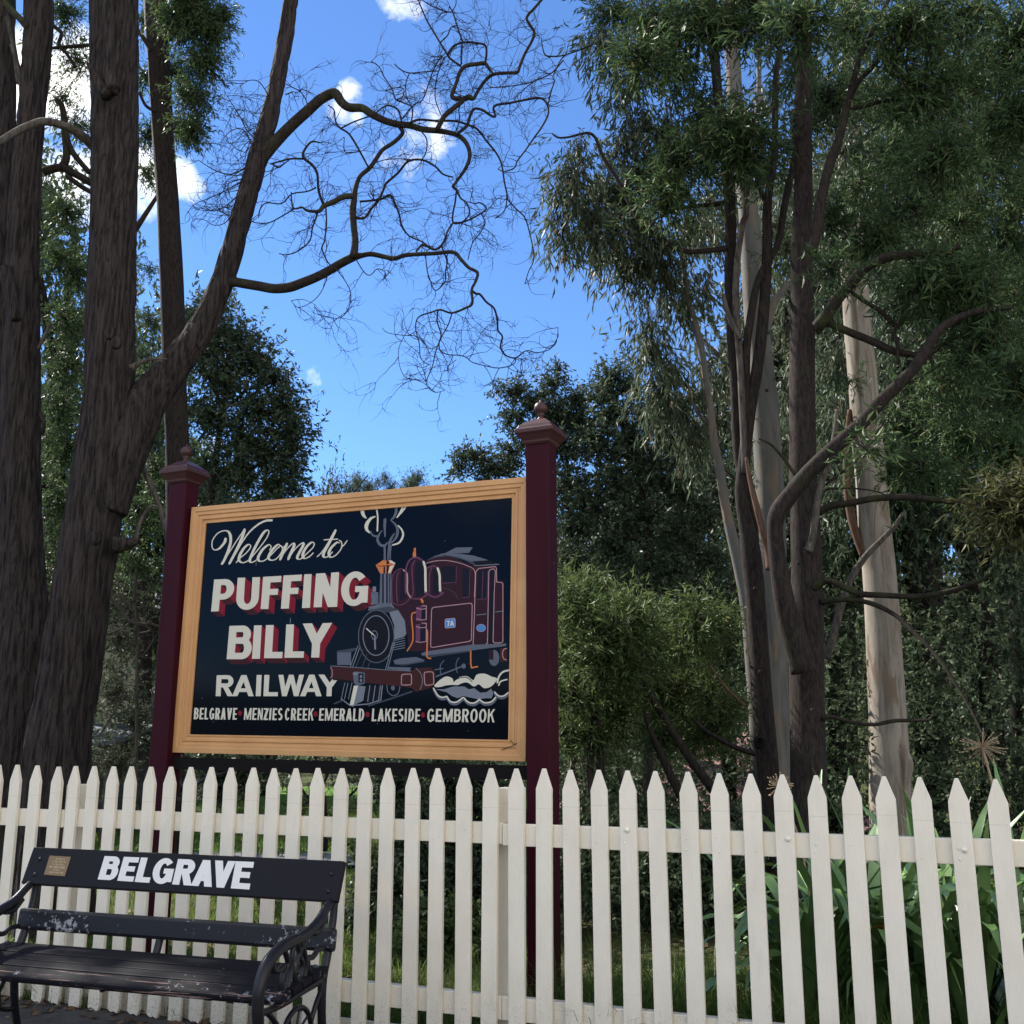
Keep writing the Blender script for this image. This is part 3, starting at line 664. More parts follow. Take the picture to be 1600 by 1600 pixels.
# brass pipes
S_('print_orange', K2((600, 868), (580, 872), (572, 900), (580, 980), (578, 1050), (545, 1108)), 2.0); S_('print_orange', K2((666, 975), (672, 1000), (668, 1130), (676, 1152), (692, 1155)), 2.2)
S_('print_orange', K2((942, 1108), (942, 1190), (948, 1214), (985, 1206)), 2.3, False)
# boiler bands / domes
def dome(cx, top, bot, w):
    pass
S_('print_purple', K4((470, 1440), (463, 1200), (475, 1060), (540, 985), (600, 968), (640, 985)), 1.5); S_('print_purple', K4((470, 1440), (560, 1470), (650, 1440), (725, 1370)), 1.5); S_('print_purple', K4((560, 1010), (535, 1100), (530, 1300), (545, 1430)), 1.6)
P_('print_window', K4((590, 1010), (640, 1010), (655, 1100), (650, 1380), (580, 1400)))
S_('print_pink', K4((625, 985), (668, 1020), (680, 1100), (680, 1280), (725, 1365)), 2.4)
S_('print_purple', K4((655, 1300), (655, 1050), (680, 900), (740, 825), (820, 810), (895, 855)), 2.6); S_('print_purple', K4((730, 1370), (800, 1385), (880, 1375), (955, 1320)), 2.2); S_('print_purple', K4((780, 850), (745, 950), (755, 1150), (760, 1290), (735, 1360)), 1.8)
P_('print_window', K4((800, 870), (850, 860), (885, 900), (900, 1000), (905, 1330), (800, 1350), (780, 1100)))
S_('print_cream', K4((905, 870), (928, 960), (930, 1100), (935, 1290)), 3.6); S_('print_purple', K4((935, 1290), (965, 1320)), 2.5)
S_('print_purple', K4((955, 1310), (1000, 1340), (1080, 1360), (1170, 1310)), 2.6); S_('print_purple', K4((950, 960), (1000, 935), (1060, 930), (1110, 970)), 2.4); S_('print_purple', K4((1020, 950), (985, 1050), (985, 1300)), 1.7)
P_('print_window', K4((1040, 970), (1080, 970), (1105, 1050), (1115, 1310), (1030, 1320)))
S_('print_cream', K4((1100, 960), (1125, 1040), (1130, 1150), (1135, 1290)), 3.4); S_('print_purple', K4((1130, 1290), (1175, 1305)), 3)
P_('print_orange', K4((757, 735), (800, 735), (800, 802), (755, 802)), K4((770, 675), (797, 675), (797, 735), (768, 735)))
P_('print_orange', K4((855, 1385), (885, 1380), (905, 1410), (900, 1450), (880, 1440))) 
# air pump
P_('print_purple', K5((75, 790), (190, 770), (190, 935), (75, 950)), K5((70, 985), (185, 975), (185, 1185), (70, 1195)))
P_('print_window', K5((135, 790), (180, 790), (180, 935), (135, 940)), K5((120, 985), (180, 985), (180, 1180), (120, 1190)))
for ln in (K5((78, 800), (130, 815), (185, 808)), K5((75, 922), (130, 938), (188, 930)), K5((75, 1012), (130, 1025), (188, 1018)), K5((70, 1178), (120, 1192), (185, 1180)), K5((140, 775), (190, 775), (190, 930)), K5((140, 972), (190, 972), (190, 1180))): S_('print_pink', ln, 1.1, False)
# chimney
P_('print_grey', K4((305, 1030), (455, 1030), (455, 1440), (490, 1500), (560, 1545), (130, 1545), (150, 1500), (290, 1450)))
for a in (330, 385, 430): P_('print_window', K4((a, 1035), (a+22, 1035), (a+22, 1440), (a, 1440)))
S_('print_steel', K4((372, 1035), (372, 1440)), .9, False); S_('print_steel', K4((452, 1035), (450, 1420), (490, 1495)), 1.0)
P_('print_orange', K4((240, 915), (345, 845), (440, 845), (515, 890), (450, 1030), (300, 1030)))
P_('print_window', K4((350, 935), (372, 935), (372, 1030), (345, 1030)), K4((392, 930), (425, 930), (415, 1030), (388, 1030)), K4((388, 845), (418, 850), (425, 900), (392, 905)), K4((245, 912), (300, 925), (440, 915), (505, 895), (420, 930), (290, 935)))
P_('print_cream', K4((428, 845), (455, 850), (510, 885), (500, 905), (445, 880)), K4((440, 930), (495, 915), (440, 1025), (412, 1025)))
# smoke
for m, ln, w in (('print_cream', K4((75, 80), (55, 150), (70, 220), (110, 265)), [4.5, 6.2, 5, 1.2]), ('print_cream', K4((235, 240), (170, 270), (115, 350), (115, 420), (160, 468)), [1.5, 4, 6, 5, 1.6]),
                 ('print_cream', K4((250, 125), (268, 250), (262, 440)), 2.4), ('print_cream', K4((550, 365), (600, 420), (620, 500), (570, 600), (475, 635)), [1.6, 2.6, 3.2, 3.0, 2]),
                 ('print_cream', K4((608, 40), (610, 120), (535, 255)), [2.6, 2.8, 1.6]), ('print_cream', K4((668, 40), (640, 130), (535, 255)), [2.4, 2.6, 1.6]),
                 ('print_grey', K4((370, 285), (365, 380), (370, 520)), [4.6, 4, 2]), ('print_grey', K4((490, 60), (525, 150), (500, 240), (450, 290)), [2, 4.4, 4, 1.6]),
                 ('print_grey', K4((450, 290), (520, 360), (545, 440), (520, 540), (450, 610)), [1.6, 3.4, 4.6, 3.6, 1.8]), ('print_grey', K4((170, 445), (200, 500), (270, 515), (300, 470), (330, 435)), [1.6, 3, 3.4, 2.4, 1]),
                 ('print_grey', K4((290, 490), (265, 560), (300, 630), (360, 645), (405, 600)), [2, 4, 4.4, 4, 1.6]), ('print_grey', K4((362, 640), (366, 740), (365, 840)), 3.4), ('print_grey', K4((500, 475), (440, 580), (420, 720), (410, 830)), [1.6, 4, 3, 2.4]), ('print_grey', K4((455, 640), (442, 740), (442, 830)), 2.2)):
    P = catmull(ln, 5)
    if isinstance(w, list): w = [w[min(int(i/5), len(w)-1)]*(1-(i % 5)/5)+w[min(int(i/5)+1, len(w)-1)]*(i % 5)/5 for i in range(len(P))]
    eng.append((m, stroke(P, w)))
# whistle gear left of the chimney
P_('print_grey', K4((180, 1290), (278, 1290), (278, 1460), (180, 1460))); S_('print_steel', K4((182, 1335), (215, 1350), (222, 1400), (205, 1450), (175, 1455)), 1.2); P_('print_steel', K4((200, 1212), (245, 1212), (245, 1285), (195, 1285))); S_('print_steel', K4((145, 1495), (220, 1500), (305, 1475)), 1.2)
# smokebox
P_('print_steel', K2((430, 860), (490, 855), (530, 920), (540, 1000), (525, 1020), (460, 1040), (465, 950))); P_('print_darkgrey', K2((300, 855), (430, 830), (490, 850), (430, 868), (330, 868)))
P_('print_black', ell(K2((352, 1018))[0], 28.5, 42)); S_('print_grey', [*ell(K2((352, 1018))[0], 27.8, 41, 32), (352/4+500+27.8, 740+1018/4)], 1.2, False); S_('print_steel', [*ell(K2((350, 1012))[0], 20.3, 31, 32), (350/4+500+20.3, 740+1012/4)], 1.5, False)
S_('print_steel', [*ell(K2((340, 1010))[0], 4.6, 7, 18), (340/4+504.6, 740+1010/4)], 1.0, False); S_('print_cream', K2((290, 968), (335, 1008)), 1.6, False); S_('print_steel', K2((342, 1012), (345, 1095)), 2.8, False)
for k in range(5): S_('print_steel', K2((462, 1045+k*14), (530, 1028+k*15)), 1.0, False)
# platform front, stays and buffer beam
P_('print_darkgrey', K2((105, 1108), (210, 1090), (235, 1092), (195, 1118), (195, 1195), (108, 1195))); P_('print_grey', K2((108, 1118), (195, 1118), (192, 1196), (108, 1196)))
for a, c in (((238, 1075), (190, 1205)), ((250, 1085), (205, 1205)), ((270, 1100), (225, 1208)), ((292, 1130), (265, 1212)), ((312, 1180), (300, 1215))): S_('print_steel' if a[0] < 260 else 'print_darkgrey', K2(a, c), 1.3, False)
for a, c in (((455, 1055), (410, 1222)), ((466, 1060), (422, 1222))): S_('print_steel', K2(a, c), 1.2, False)
P_('print_black', K2((68, 1200), (90, 1198), (580, 1240), (580, 1325), (80, 1290)))
P_('print_beam', K2((66, 1204), (90, 1198), (330, 1222), (580, 1232), (600, 1215), (690, 1212), (722, 1240), (722, 1300), (700, 1335), (640, 1355), (580, 1340), (300, 1308), (66, 1278)))
S_('print_steel', K2((66, 1202), (200, 1210), (400, 1226), (570, 1234)), .9, False); S_('print_pink', K2((66, 1212), (76, 1225), (76, 1265), (66, 1278)), 1.1, False)
P_('print_beam', ell(K2((605, 1290))[0], 9.5, 18.5)); S_('print_steel', K2((600, 1216), (630, 1250), (640, 1300), (625, 1352)), 1.0)
rrect(K2((510, 1255), (572, 1252), (572, 1320), (508, 1322)), 1.3, 3); rrect(K2((650, 1240), (708, 1238), (712, 1318), (655, 1325)), 1.3, 4)
# cowcatcher and coupler
for a in (155, 175, 200): S_('print_steel', K2((a, 1308), (a-22, 1410)), 1.1, False)
P_('print_steel', K2((235, 1325), (285, 1330), (270, 1420), (205, 1450))); P_('print_cream', K2((212, 1325), (238, 1325), (208, 1455), (185, 1450)))
P_('print_black', K2((285, 1330), (390, 1330), (385, 1415), (280, 1430)))
for a in (312, 345, 378): S_('print_steel', K2((a, 1325), (a-14, 1425)), 1.4, False)
S_('print_steel', K2((132, 1408), (190, 1450), (300, 1440), (380, 1415), (390, 1325)), 1.8, False)
P_('print_grey', K2((205, 1245), (240, 1238), (280, 1245), (280, 1312), (235, 1325), (212, 1312))); P_('print_steel', ell(K2((222, 1250))[0], 4.2, 3)); P_('print_black', K2((240, 1250), (272, 1250), (272, 1305), (240, 1308))); P_('print_steel', ell(K2((256, 1268))[0], 2, 2.4), ell(K2((256, 1292))[0], 2, 2.4))
# rods, wheels, rails
S_('print_darkgrey', K2((90, 1438), (135, 1420)), 2.2, False); S_('print_darkgrey', K2((305, 1450), (440, 1408), (575, 1362)), 2.6, False); S_('print_grey', K2((418, 1325), (425, 1365), (458, 1388), (490, 1370), (500, 1330)), 1.5)
P_('print_grey', ell(K2((456, 1340))[0], 3, 4)); S_('print_grey', K2((725, 1268), (800, 1240), (895, 1202)), 2.2, False); P_('print_grey', ell(K2((898, 1203))[0], 3.4, 4)); S_('print_grey', K2((718, 1226), (770, 1218)), 1.6, False)
S_('print_grey', K2((775, 1168), (752, 1200), (755, 1250)), 1.4); S_('print_grey', K2((868, 1152), (850, 1190), (858, 1245)), 1.4)
# steam
P_('print_steel', K3((800, 440), (880, 440), (960, 415), (1060, 415), (1100, 440), (1150, 430), (1200, 470), (1260, 465), (1300, 435), (1320, 470), (1305, 520), (1250, 520), (1190, 530), (1120, 515), (1050, 500), (1000, 520), (950, 500), (900, 465)))
P_('print_cream', catmull(K3((790, 405), (850, 350), (905, 325), (955, 345), (965, 375), (1020, 330), (1090, 325), (1140, 360), (1170, 310), (1240, 300), (1300, 325), (1355, 345), (1330, 385), (1290, 420), (1235, 430), (1190, 395), (1145, 415), (1090, 380), (1040, 385), (1000, 402), (955, 400), (900, 405), (840, 420), (800, 420)), 3))
S_('print_black', K3((975, 360), (1030, 335), (1090, 338), (1130, 375)), 1.3); P_('print_steel', catmull(K3((1350, 350), (1352, 352), (1351, 354)), 1))
for ln in (K3((785, 430), (820, 490), (860, 512), (900, 505)), K3((905, 505), (935, 548), (990, 555), (1045, 515)), K3((1055, 515), (1095, 555), (1150, 562), (1195, 530)), K3((1200, 535), (1240, 560), (1300, 552), (1340, 512)), K3((1330, 465), (1365, 498), (1410, 500), (1452, 470))):
    S_('print_grey', [(x+.6, y+3.2) for x, y in ln], 3.2); S_('print_cream', ln, 2.3)
S_('print_cream', K3((1355, 380), (1370, 325), (1405, 285), (1458, 270)), 2.8); S_('print_cream', K3((1368, 405), (1385, 370), (1440, 352)), 2.2)
names = sorted(set(m for m, _ in eng)); b = MB()
for i, (m, polys) in enumerate(eng):
    v, f = union(fl(polys)); b.cur = names.index(m); b.add([sp(x, -y, PB+.0006+(i+1)*.000018) for x, y in v], f)
o = b.build('engine_painting', names, board); o['label'] = 'painted maroon tank locomotive with steam, number plate 7A'

# posts with moulded caps and ball finials
def sign_post(s0, top):
    w, dp = .134, .125
    c = lambda z, out=0: sgn(s0+w/2, z, -dp/2+out)
    b = MB(); b.box(c(top/2-.02), (w, dp, top+.04), AX); p = b.build('post', 'maroon_paint', sign, bevel=.006)
    b = MB(); b.lathe((0, 0, 0), [(.069, 0), (.078, .012), (.080, .022), (.100, .05), (.112, .062), (.112, .082), (.100, .092), (.094, .108), (.050, .142), (.040, .150), (.028, .152)], sq=True)
    cc = c(top-.012); b.v = [tuple(cc+AX[0]*v[0]+AX[1]*v[1]+AX[2]*v[2]) for v in b.v]; b.build('cap', 'maroon_cap', p, bevel=.003)
    b = MB(); r = .037
    b.lathe(c(top+.138), [(.026, 0), (.024, .008), (.016, .014), (.014, .026), (.022, .032), (.020, .036)]+[(r*math.sin(math.radians(a)), .072-r*math.cos(math.radians(a))) for a in range(35, 168, 12)]+[(.007, .110), (.007, .116), (.003, .12)], 24)
    b.build('finial', 'maroon_cap', p, smooth=True)
    for z in (.9, 1.6, 2.25, 2.75):
        b = MB(); b.box(sgn(s0-.0015, z, -dp/2), (.006, .014, .014), AX); b.build('bolt', 'maroon_cap', p, bevel=.001)
    return p
sign_post(-.134, 2.912); sign_post(2.335, 2.945)
b = MB(); b.box((sgn(.0, 1.17, -.075)+sgn(2.335, 1.20, -.075))/2, (2.33, .05, .07), (-(D2)-Vector((0, 0, .014)), N2, Vector((0, 0, 1)))); b.build('crossbar', 'hole', sign)
for s0, dr in ((2.325, -1), (.01, 1)):                                              # black iron scroll brackets under the frame
    b = MB()
    def pt(u, v): return sgn(s0+dr*u, 1.175-v, -.075)
    b.tube([pt(.02, .30), pt(.03, .22), pt(.10, .14), pt(.22, .06), pt(.42, .01)], [.009]*5, 6)
    for cx, cy, r0, tn in ((.08, .07, .052, 1.7), (.24, .03, .028, 1.5), (.05, .17, .03, 1.5)):
        P = [pt(cx+r0*(1-t*.75)*math.cos(t*tn*2*math.pi), cy+r0*(1-t*.75)*math.sin(t*tn*2*math.pi)) for t in [i/22 for i in range(23)]]; b.tube(P, [.006]*23, 6)
    b.build('bracket', 'iron_black', sign, smooth=True)

# ------------------------------------------------------------------ bench
BY = .299; BL = 1.529
bench = thing('park_bench', 'black cast iron and timber bench lettered BELGRAVE in front of the fence', 'bench', (-.817-math.cos(BY)*BL, 4.028+math.sin(BY)*BL, 0), rot=(0, 0, -BY))
bench.location.z = .014
BR_ = Matrix.Rotation(-BY, 4, 'Z'); BM = Matrix.Translation(bench.location) @ BR_; BI = BM.inverted()
TIL = -.009
def bl(u, v, w): return Vector((u, v, w-.014+TIL*(u-BL)))                            # u right, v back, w up (bench space)
def slat(name, c0, c1, th, m, u0=.0, u1=BL, bev=.004, label=None):                   # c0 = lower front (v,w), c1 = upper front
    d = Vector((0, c1[0]-c0[0], c1[1]-c0[1])).normalized(); nrm = Vector((0, d.z, -d.y)); b = MB(); P = []
    for u in (u0, u1):
        a, c = bl(u, *c0), bl(u, *c1); P += [a, c, c+nrm*th, a+nrm*th]
    b.add(P, [(0, 4, 5, 1), (1, 5, 6, 2), (2, 6, 7, 3), (3, 7, 4, 0), (0, 1, 2, 3), (7, 6, 5, 4)])
    o = b.build(name, m, bench, local=True, bevel=bev)
    if label: o['label'] = label
    return o
topb = slat('backrest_board', (.411, .699), (.469, .848), .028, 'bench_paint', label='black top board of the backrest, lettered BELGRAVE, with brass plaque', u0=-.01, u1=BL-.004)
slat('backrest_slat', (.390, .513), (.402, .600), .03, 'bench_chipped', -.0, BL, .013, 'rounded lower backrest slat with chipped paint')
slat('seat_slat', (.232, .437), (.352, .447), -.024, 'bench_seat', .0, BL+.0)
slat('seat_slat', (.152, .428), (.226, .435), -.024, 'bench_seat', .0, BL)
slat('seat_slat', (.082, .418), (.146, .427), -.026, 'bench_seat', .0, BL, .006)
slat('seat_slat', (.005, .393), (.076, .418), -.030, 'bench_worn', .0, BL, .011, 'rounded front seat slat with paint worn to bare wood')
TN = (bl(BL, .411, .699)-bl(0, .411, .699)).cross(bl(BL, .469, .848)-bl(BL, .411, .699)).normalized()                               # board front normal (towards sitter)
def bp(x, y, out):                                                                    # photo point laid on the backrest board, bench space
    n = BR_.to_3x3() @ TN; p0 = BM @ (bl(BL, .411, .699)+TN*out)
    return BI @ on_plane(x, y, p0, n)
LT = []
q0 = [(163.5, 1337.5), (398.5, 1346.8), (391, 1390), (152.5, 1374)]
adv = [('B', 0, .118), ('E', .128, .232), ('L', .242, .338), ('G', .343, .478), ('R', .488, .616), ('A', .610, .748), ('V', .735, .872), ('E', .872, .994)]
qm = quadmap(q0)
polys = word_polys([(c, [qm(a, 1), qm(b_, 1), qm(b_, 0), qm(a, 0)]) for c, a, b_ in adv], s=.27, t=.215)
b = MB()
for i, L in enumerate(polys):
    v, f = union(fl(L)); b.add([bp(x, -y, .0011+i*.00004) for x, y in v], f)
b.build('lettering', 'print_white', topb, local=True).matrix_parent_inverse = Matrix()
def boardquad(name, q, th, m, parent, label=None):
    b = MB(); P = [bp(x, y, .0005) for x, y in q]; b.add(P+[p+TN*th for p in P], [(3, 2, 1, 0), (4, 5, 6, 7), (0, 1, 5, 4), (1, 2, 6, 5), (2, 3, 7, 6), (3, 0, 4, 7)])
    o = b.build(name, m, parent, local=True)
    if label: o['label'] = label
    return o
boardquad('plaque', [(69, 1366.8), (101.5, 1369.3), (111.2, 1339), (78, 1337)], .002, 'brass', topb, 'small brass plaque with fine engraved lines')
for k, (a, c) in enumerate(((.28, .75), (.2, .82), (.25, .78), (.12, .92), (.35, .65), (.15, .88))):
    yv = .86-k*.14; hh = .035 if k != 3 else .055; qq = quadmap([(78, 1337), (111.2, 1339), (101.5, 1369.3), (69, 1366.8)])
    P = [qq(a, yv-hh), qq(c, yv-hh), qq(c, yv+hh), qq(a, yv+hh)]; b = MB(); n_ = 14
    for j in range(n_):
        if (j*7+k*3) % 5 == 0: continue
        u0_, u1_ = a+(c-a)*j/n_, a+(c-a)*(j+.72)/n_
        b.add([bp(*qq(u, vv), .00262) for u, vv in ((u0_, yv-hh), (u1_, yv-hh), (u1_, yv+hh), (u0_, yv+hh))], [(0, 1, 2, 3)])
    b.build('engraved_line', 'brass_text', topb, local=True)
def stud(x, y, r, parent, out=.0):
    b = MB(); b.lathe((0, 0, 0), [(r, 0), (r*.95, r*.25), (r*.6, r*.55), (r*.15, r*.65)], 14); c = bp(x, y, out)
    U = Vector((1, 0, 0)); W_ = TN.cross(U); b.v = [tuple(c+U*v[0]+W_*v[1]+TN*v[2]) for v in b.v]; b.build('bolt', 'bench_iron', parent, smooth=True, local=True)
for x, y in ((62.5, 1342.5), (54.5, 1366.5), (518.5, 1365.5), (513, 1393)): stud(x, y, .0095, topb)
def iron(name, P, r, u, sides=10, sq=1.0, parent=bench, sub=5):
    pts = catmull([(v, w) for v, w in P], sub); n = len(pts)
    rr = r if isinstance(r, (list, tuple)) else [r]*len(P)
    R2 = [rr[min(int(i/sub), len(rr)-1)]*(1-(i % sub)/sub)+rr[min(int(i/sub)+1, len(rr)-1)]*(i % sub)/sub for i in range(n)]
    b = MB(); b.tube([bl(u, v, w) for v, w in pts], R2, sides); return b, pts
def side(u):
    def mk(name, parts):
        b = MB()
        for P, r in parts:
            t, _ = iron('', P, r, u); b.add(t.v, t.f)
        return b.build(name, 'bench_iron', bench, smooth=True, local=True)
    mk('armrest', [([(.452, .705), (.405, .69), (.325, .636), (.224, .604), (.124, .596), (.03, .587), (-.058, .553), (-.104, .488), (-.111, .428), (-.104, .37), (-.07, .22), (-.09, .1), (-.13, .02)], [.012, .017, .020, .021, .021, .0225, .023, .022, .021, .021, .019, .018, .020])])
    b = MB(); b.add(*[(lambda t: (t.v, t.f))(iron('', [(.505, .84), (.463, .73), (.447, .62), (.41, .5), (.375, .40), (.385, .25), (.43, .1), (.48, .02)], [.012, .015, .016, .017, .018, .017, .015, .018], u)[0])][0])
    b.build('rear_leg', 'bench_iron', bench, smooth=True, local=True)
    mk('scrollwork', [([(.02, .585), (.005, .575), (-.022, .555), (-.012, .521), (.023, .512), (.043, .517), (.064, .523)], .0105), ([(.053, .585), (.087, .539), (.086, .513), (.06, .492), (.052, .464), (.058, .425)], .011),
        ([(.131, .59), (.119, .543), (.117, .494), (.099, .448), (.083, .43)], .0115), ([(.221, .59), (.171, .541), (.143, .489), (.158, .436), (.182, .421), (.218, .441), (.232, .489), (.216, .54), (.18, .585)], .011),
        ([(.16, .59), (.175, .545), (.205, .50), (.195, .46), (.17, .45)], .010), ([(.37, .53), (.326, .531), (.288, .513), (.249, .513), (.253, .468), (.279, .439), (.327, .434), (.349, .45), (.308, .472)], .0108), ([(.38, .64), (.33, .60), (.28, .60)], .011)])
    mk('seat_bearer', [([(-.105, .395), (-.03, .392), (.08, .392), (.22, .405), (.375, .415)], [.015, .012, .012, .013, .015])])
    cx, cz, r = .18, .235, .118
    mk('leg_roundel', [([(cx+r*math.cos(a), cz+r*math.sin(a)) for a in [math.pi*2*i/16 for i in range(17)]], .010)]+[([(cx+.02*math.cos(a), cz+.02*math.sin(a)), (cx+.07*math.cos(a+.15), cz+.07*math.sin(a+.15)), (cx+r*math.cos(a), cz+r*math.sin(a))], .005) for a in [math.pi*2*i/9 for i in range(9)]]+
        [([(-.05, .39), (.0, .355), (.06, .30)], .01), ([(.37, .38), (.33, .34), (.29, .28)], .01), ([(-.08, .2), (-.01, .2), (.065, .22)], .011), ([(.385, .2), (.35, .2), (.295, .22)], .011)])
side(BL-.035); side(.035)
b = MB()
for P, r in (([(.434, .585), (.42, .53), (.40, .47), (.375, .41)], .016), ([(.06, .385), (.18, .39), (.36, .405)], .010)):
    t, _ = iron('', P, r, BL*.47); b.add(t.v, t.f)
b.build('middle_bracket', 'bench_iron', bench, smooth=True, local=True)
# ------------------------------------------------------------------ trees
def vnoise(x, y, z, seed=0):
    h = lambda i, j, k: (math.sin(i*127.1+j*311.7+k*74.7+seed*19.3)*43758.5453) % 1
    i, j, k = math.floor(x), math.floor(y), math.floor(z); a, b, c = x-i, y-j, z-k
    a, b, c = a*a*(3-2*a), b*b*(3-2*b), c*c*(3-2*c); r = 0
    for di in (0, 1):
        for dj in (0, 1):
            for dk in (0, 1): r += h(i+di, j+dj, k+dk)*(a if di else 1-a)*(b if dj else 1-b)*(c if dk else 1-c)
    return r
def vn(X, Y, Z, seed=0):                                  # the same noise for whole arrays
    I, J, K = np.floor(X), np.floor(Y), np.floor(Z); a, b, c = X-I, Y-J, Z-K
    a, b, c = a*a*(3-2*a), b*b*(3-2*b), c*c*(3-2*c); r = 0
    for di in (0, 1):
        for dj in (0, 1):
            for dk in (0, 1):
                h = np.mod(np.sin((I+di)*127.1+(J+dj)*311.7+(K+dk)*74.7+seed*19.3)*43758.5453, 1)
                r = r+h*(a if di else 1-a)*(b if dj else 1-b)*(c if dk else 1-c)
    return r
def furrow(b, k0, C, sides, amp, seed):                    # deep vertical cracks and raised plates, in the geometry
    V = np.array(b.v[k0:k0+len(C)*sides]).reshape(len(C), sides, 3); Q = np.array([c[:3] for c in C])[:, None, :]
    D = V-Q; R = np.linalg.norm(D, axis=2, keepdims=True); U = D/np.maximum(R, 1e-6)
    x, y, z = V[..., 0]/.042, V[..., 1]/.042, V[..., 2]/.34
    n1 = vn(x+vn(x*.3, y*.3, z*3, seed)*1.6, y, z, seed); n2 = vn(x*2.3, y*2.3, z*2.2, seed+5)
    rd = 1-np.abs(n1*2-1)*1.7; big = vn(V[..., 0]*3, V[..., 1]*3, V[..., 2]*1.1, seed+9)-.5
    d = -amp*np.clip(rd, 0, 1)**1.5+amp*.45*(n2-.5)+amp*1.6*big*(n1 > .45)
    V = V+U*d[..., None]; b.v[k0:k0+len(C)*sides] = [tuple(q) for q in V.reshape(-1, 3)]
def limb_mb(b, pts, Y, sides=10, sub=5, rough=.0, seed=0, dY=None, fur=0):
    """pts: (x, y, width) photo pixels at distance Y (or per-point distances); tube with knots and bark relief"""
    Q = []
    for i, p in enumerate(pts):
        yy = p[3] if len(p) > 3 else (Y+(dY*i/(len(pts)-1) if dY else 0)); c = at(p[0], p[1], yy)
        dep = (Vector((0, CP, SP))).dot(c-Vector((0, 0, EYE))); Q.append((c.x, c.y, c.z, p[2]*dep/F/2))
    C = catmull(Q, sub) if len(Q) > 2 else Q
    k0 = b.n; b.tube([c[:3] for c in C], [max(c[3], .0012) for c in C], sides)
    if rough:
        n = len(C)
        for i in range(n):
            c = Vector(C[i][:3])
            for k in range(sides):
                v = Vector(b.v[k0+i*sides+k]); a = 2*math.pi*k/sides
                r = rough*(vnoise(math.cos(a)*3.2+7, math.sin(a)*3.2+3, v.z*1.1, seed)-.5)*1.1+rough*.55*(vnoise(math.cos(a)*11+3, math.sin(a)*11, v.z*3.0, seed+4)-.5)*1.4
                b.v[k0+i*sides+k] = tuple(c+(v-c)*(1+r))
    if fur: furrow(b, k0, C, sides, fur, seed)
    return [Vector(c[:3]) for c in C]
def limb(name, pts, Y, m, parent, sides=10, sub=5, rough=0, seed=0, dY=None, label=None, fur=0):
    b = MB(); C = limb_mb(b, pts, Y, sides, sub, rough, seed, dY, fur); o = b.build(name, m, parent, smooth=True)
    if label: o['label'] = label
    return C
def foot(x, Y): p = at(x, 1164, Y); return Vector((p.x, p.y, 0))

def leaves(cl, nt_, per, L, W, seed, droop=.3, tl=None, stem=True, curve=0.0, skin=.45):
    """cl: list of (centre, (rx,ry,rz), weight). Leaves sit on short sprays spread through each clump. Returns V, F"""
    g = np.random.default_rng(seed); C, Rr, Wt = np.array([c[0][:] for c in cl]), np.array([c[1] for c in cl]), np.array([c[2] for c in cl])
    idx = np.repeat(np.arange(len(cl)), np.maximum(1, (nt_*Wt/Wt.sum()).astype(int))); n = len(idx)
    d = g.normal(size=(n, 3)); d /= np.linalg.norm(d, axis=1)[:, None]
    rad = np.minimum(np.abs(g.normal(size=n))*.62, 1.75) if skin == .45 else g.random(n)**skin
    lump = 1+.28*np.sin(d[:, 0]*4+idx*1.7)*np.cos(d[:, 2]*5+idx)+.18*np.sin(d[:, 1]*9+idx*3)
    P = C[idx]+d*Rr[idx]*(rad*lump)[:, None]
    tl = tl or L*2.5
    td = d+g.normal(size=(n, 3))*.7; td[:, 2] += .25-droop*1.2; td /= np.linalg.norm(td, axis=1)[:, None]
    T = np.repeat(np.arange(n), per); m = len(T); t = g.random(m)
    base = P[T]+td[T]*(t*tl)[:, None]; base[:, 2] -= droop*tl*t**2*.6
    ld = td[T]*.55+g.normal(size=(m, 3))*.55; ld[:, 2] -= droop*1.3; ld /= np.linalg.norm(ld, axis=1)[:, None]
    s = np.cross(ld, g.normal(size=(m, 3))); s /= np.linalg.norm(s, axis=1)[:, None]; nn = np.cross(ld, s)
    l = L*(.6+.7*g.random(m)); w = W*(.7+.5*g.random(m))
    mid = base+ld*(l*.45)[:, None]+nn*(w*.22)[:, None]*0
    v0, v1 = base, mid+s*(w/2)[:, None]+nn*(l*curve)[:, None]; v2 = base+ld*l[:, None]; v3 = mid-s*(w/2)[:, None]+nn*(w*.35+l*curve)[:, None]
    V = np.stack([v0, v1, v2, v3], 1).reshape(-1, 3); Fq = np.arange(4*m).reshape(-1, 4)
    # fold each leaf along the midrib: two triangles
    Ft = np.concatenate([Fq[:, [0, 1, 2]], Fq[:, [0, 2, 3]]]).astype(int)
    return V, Ft, (P, td, tl)
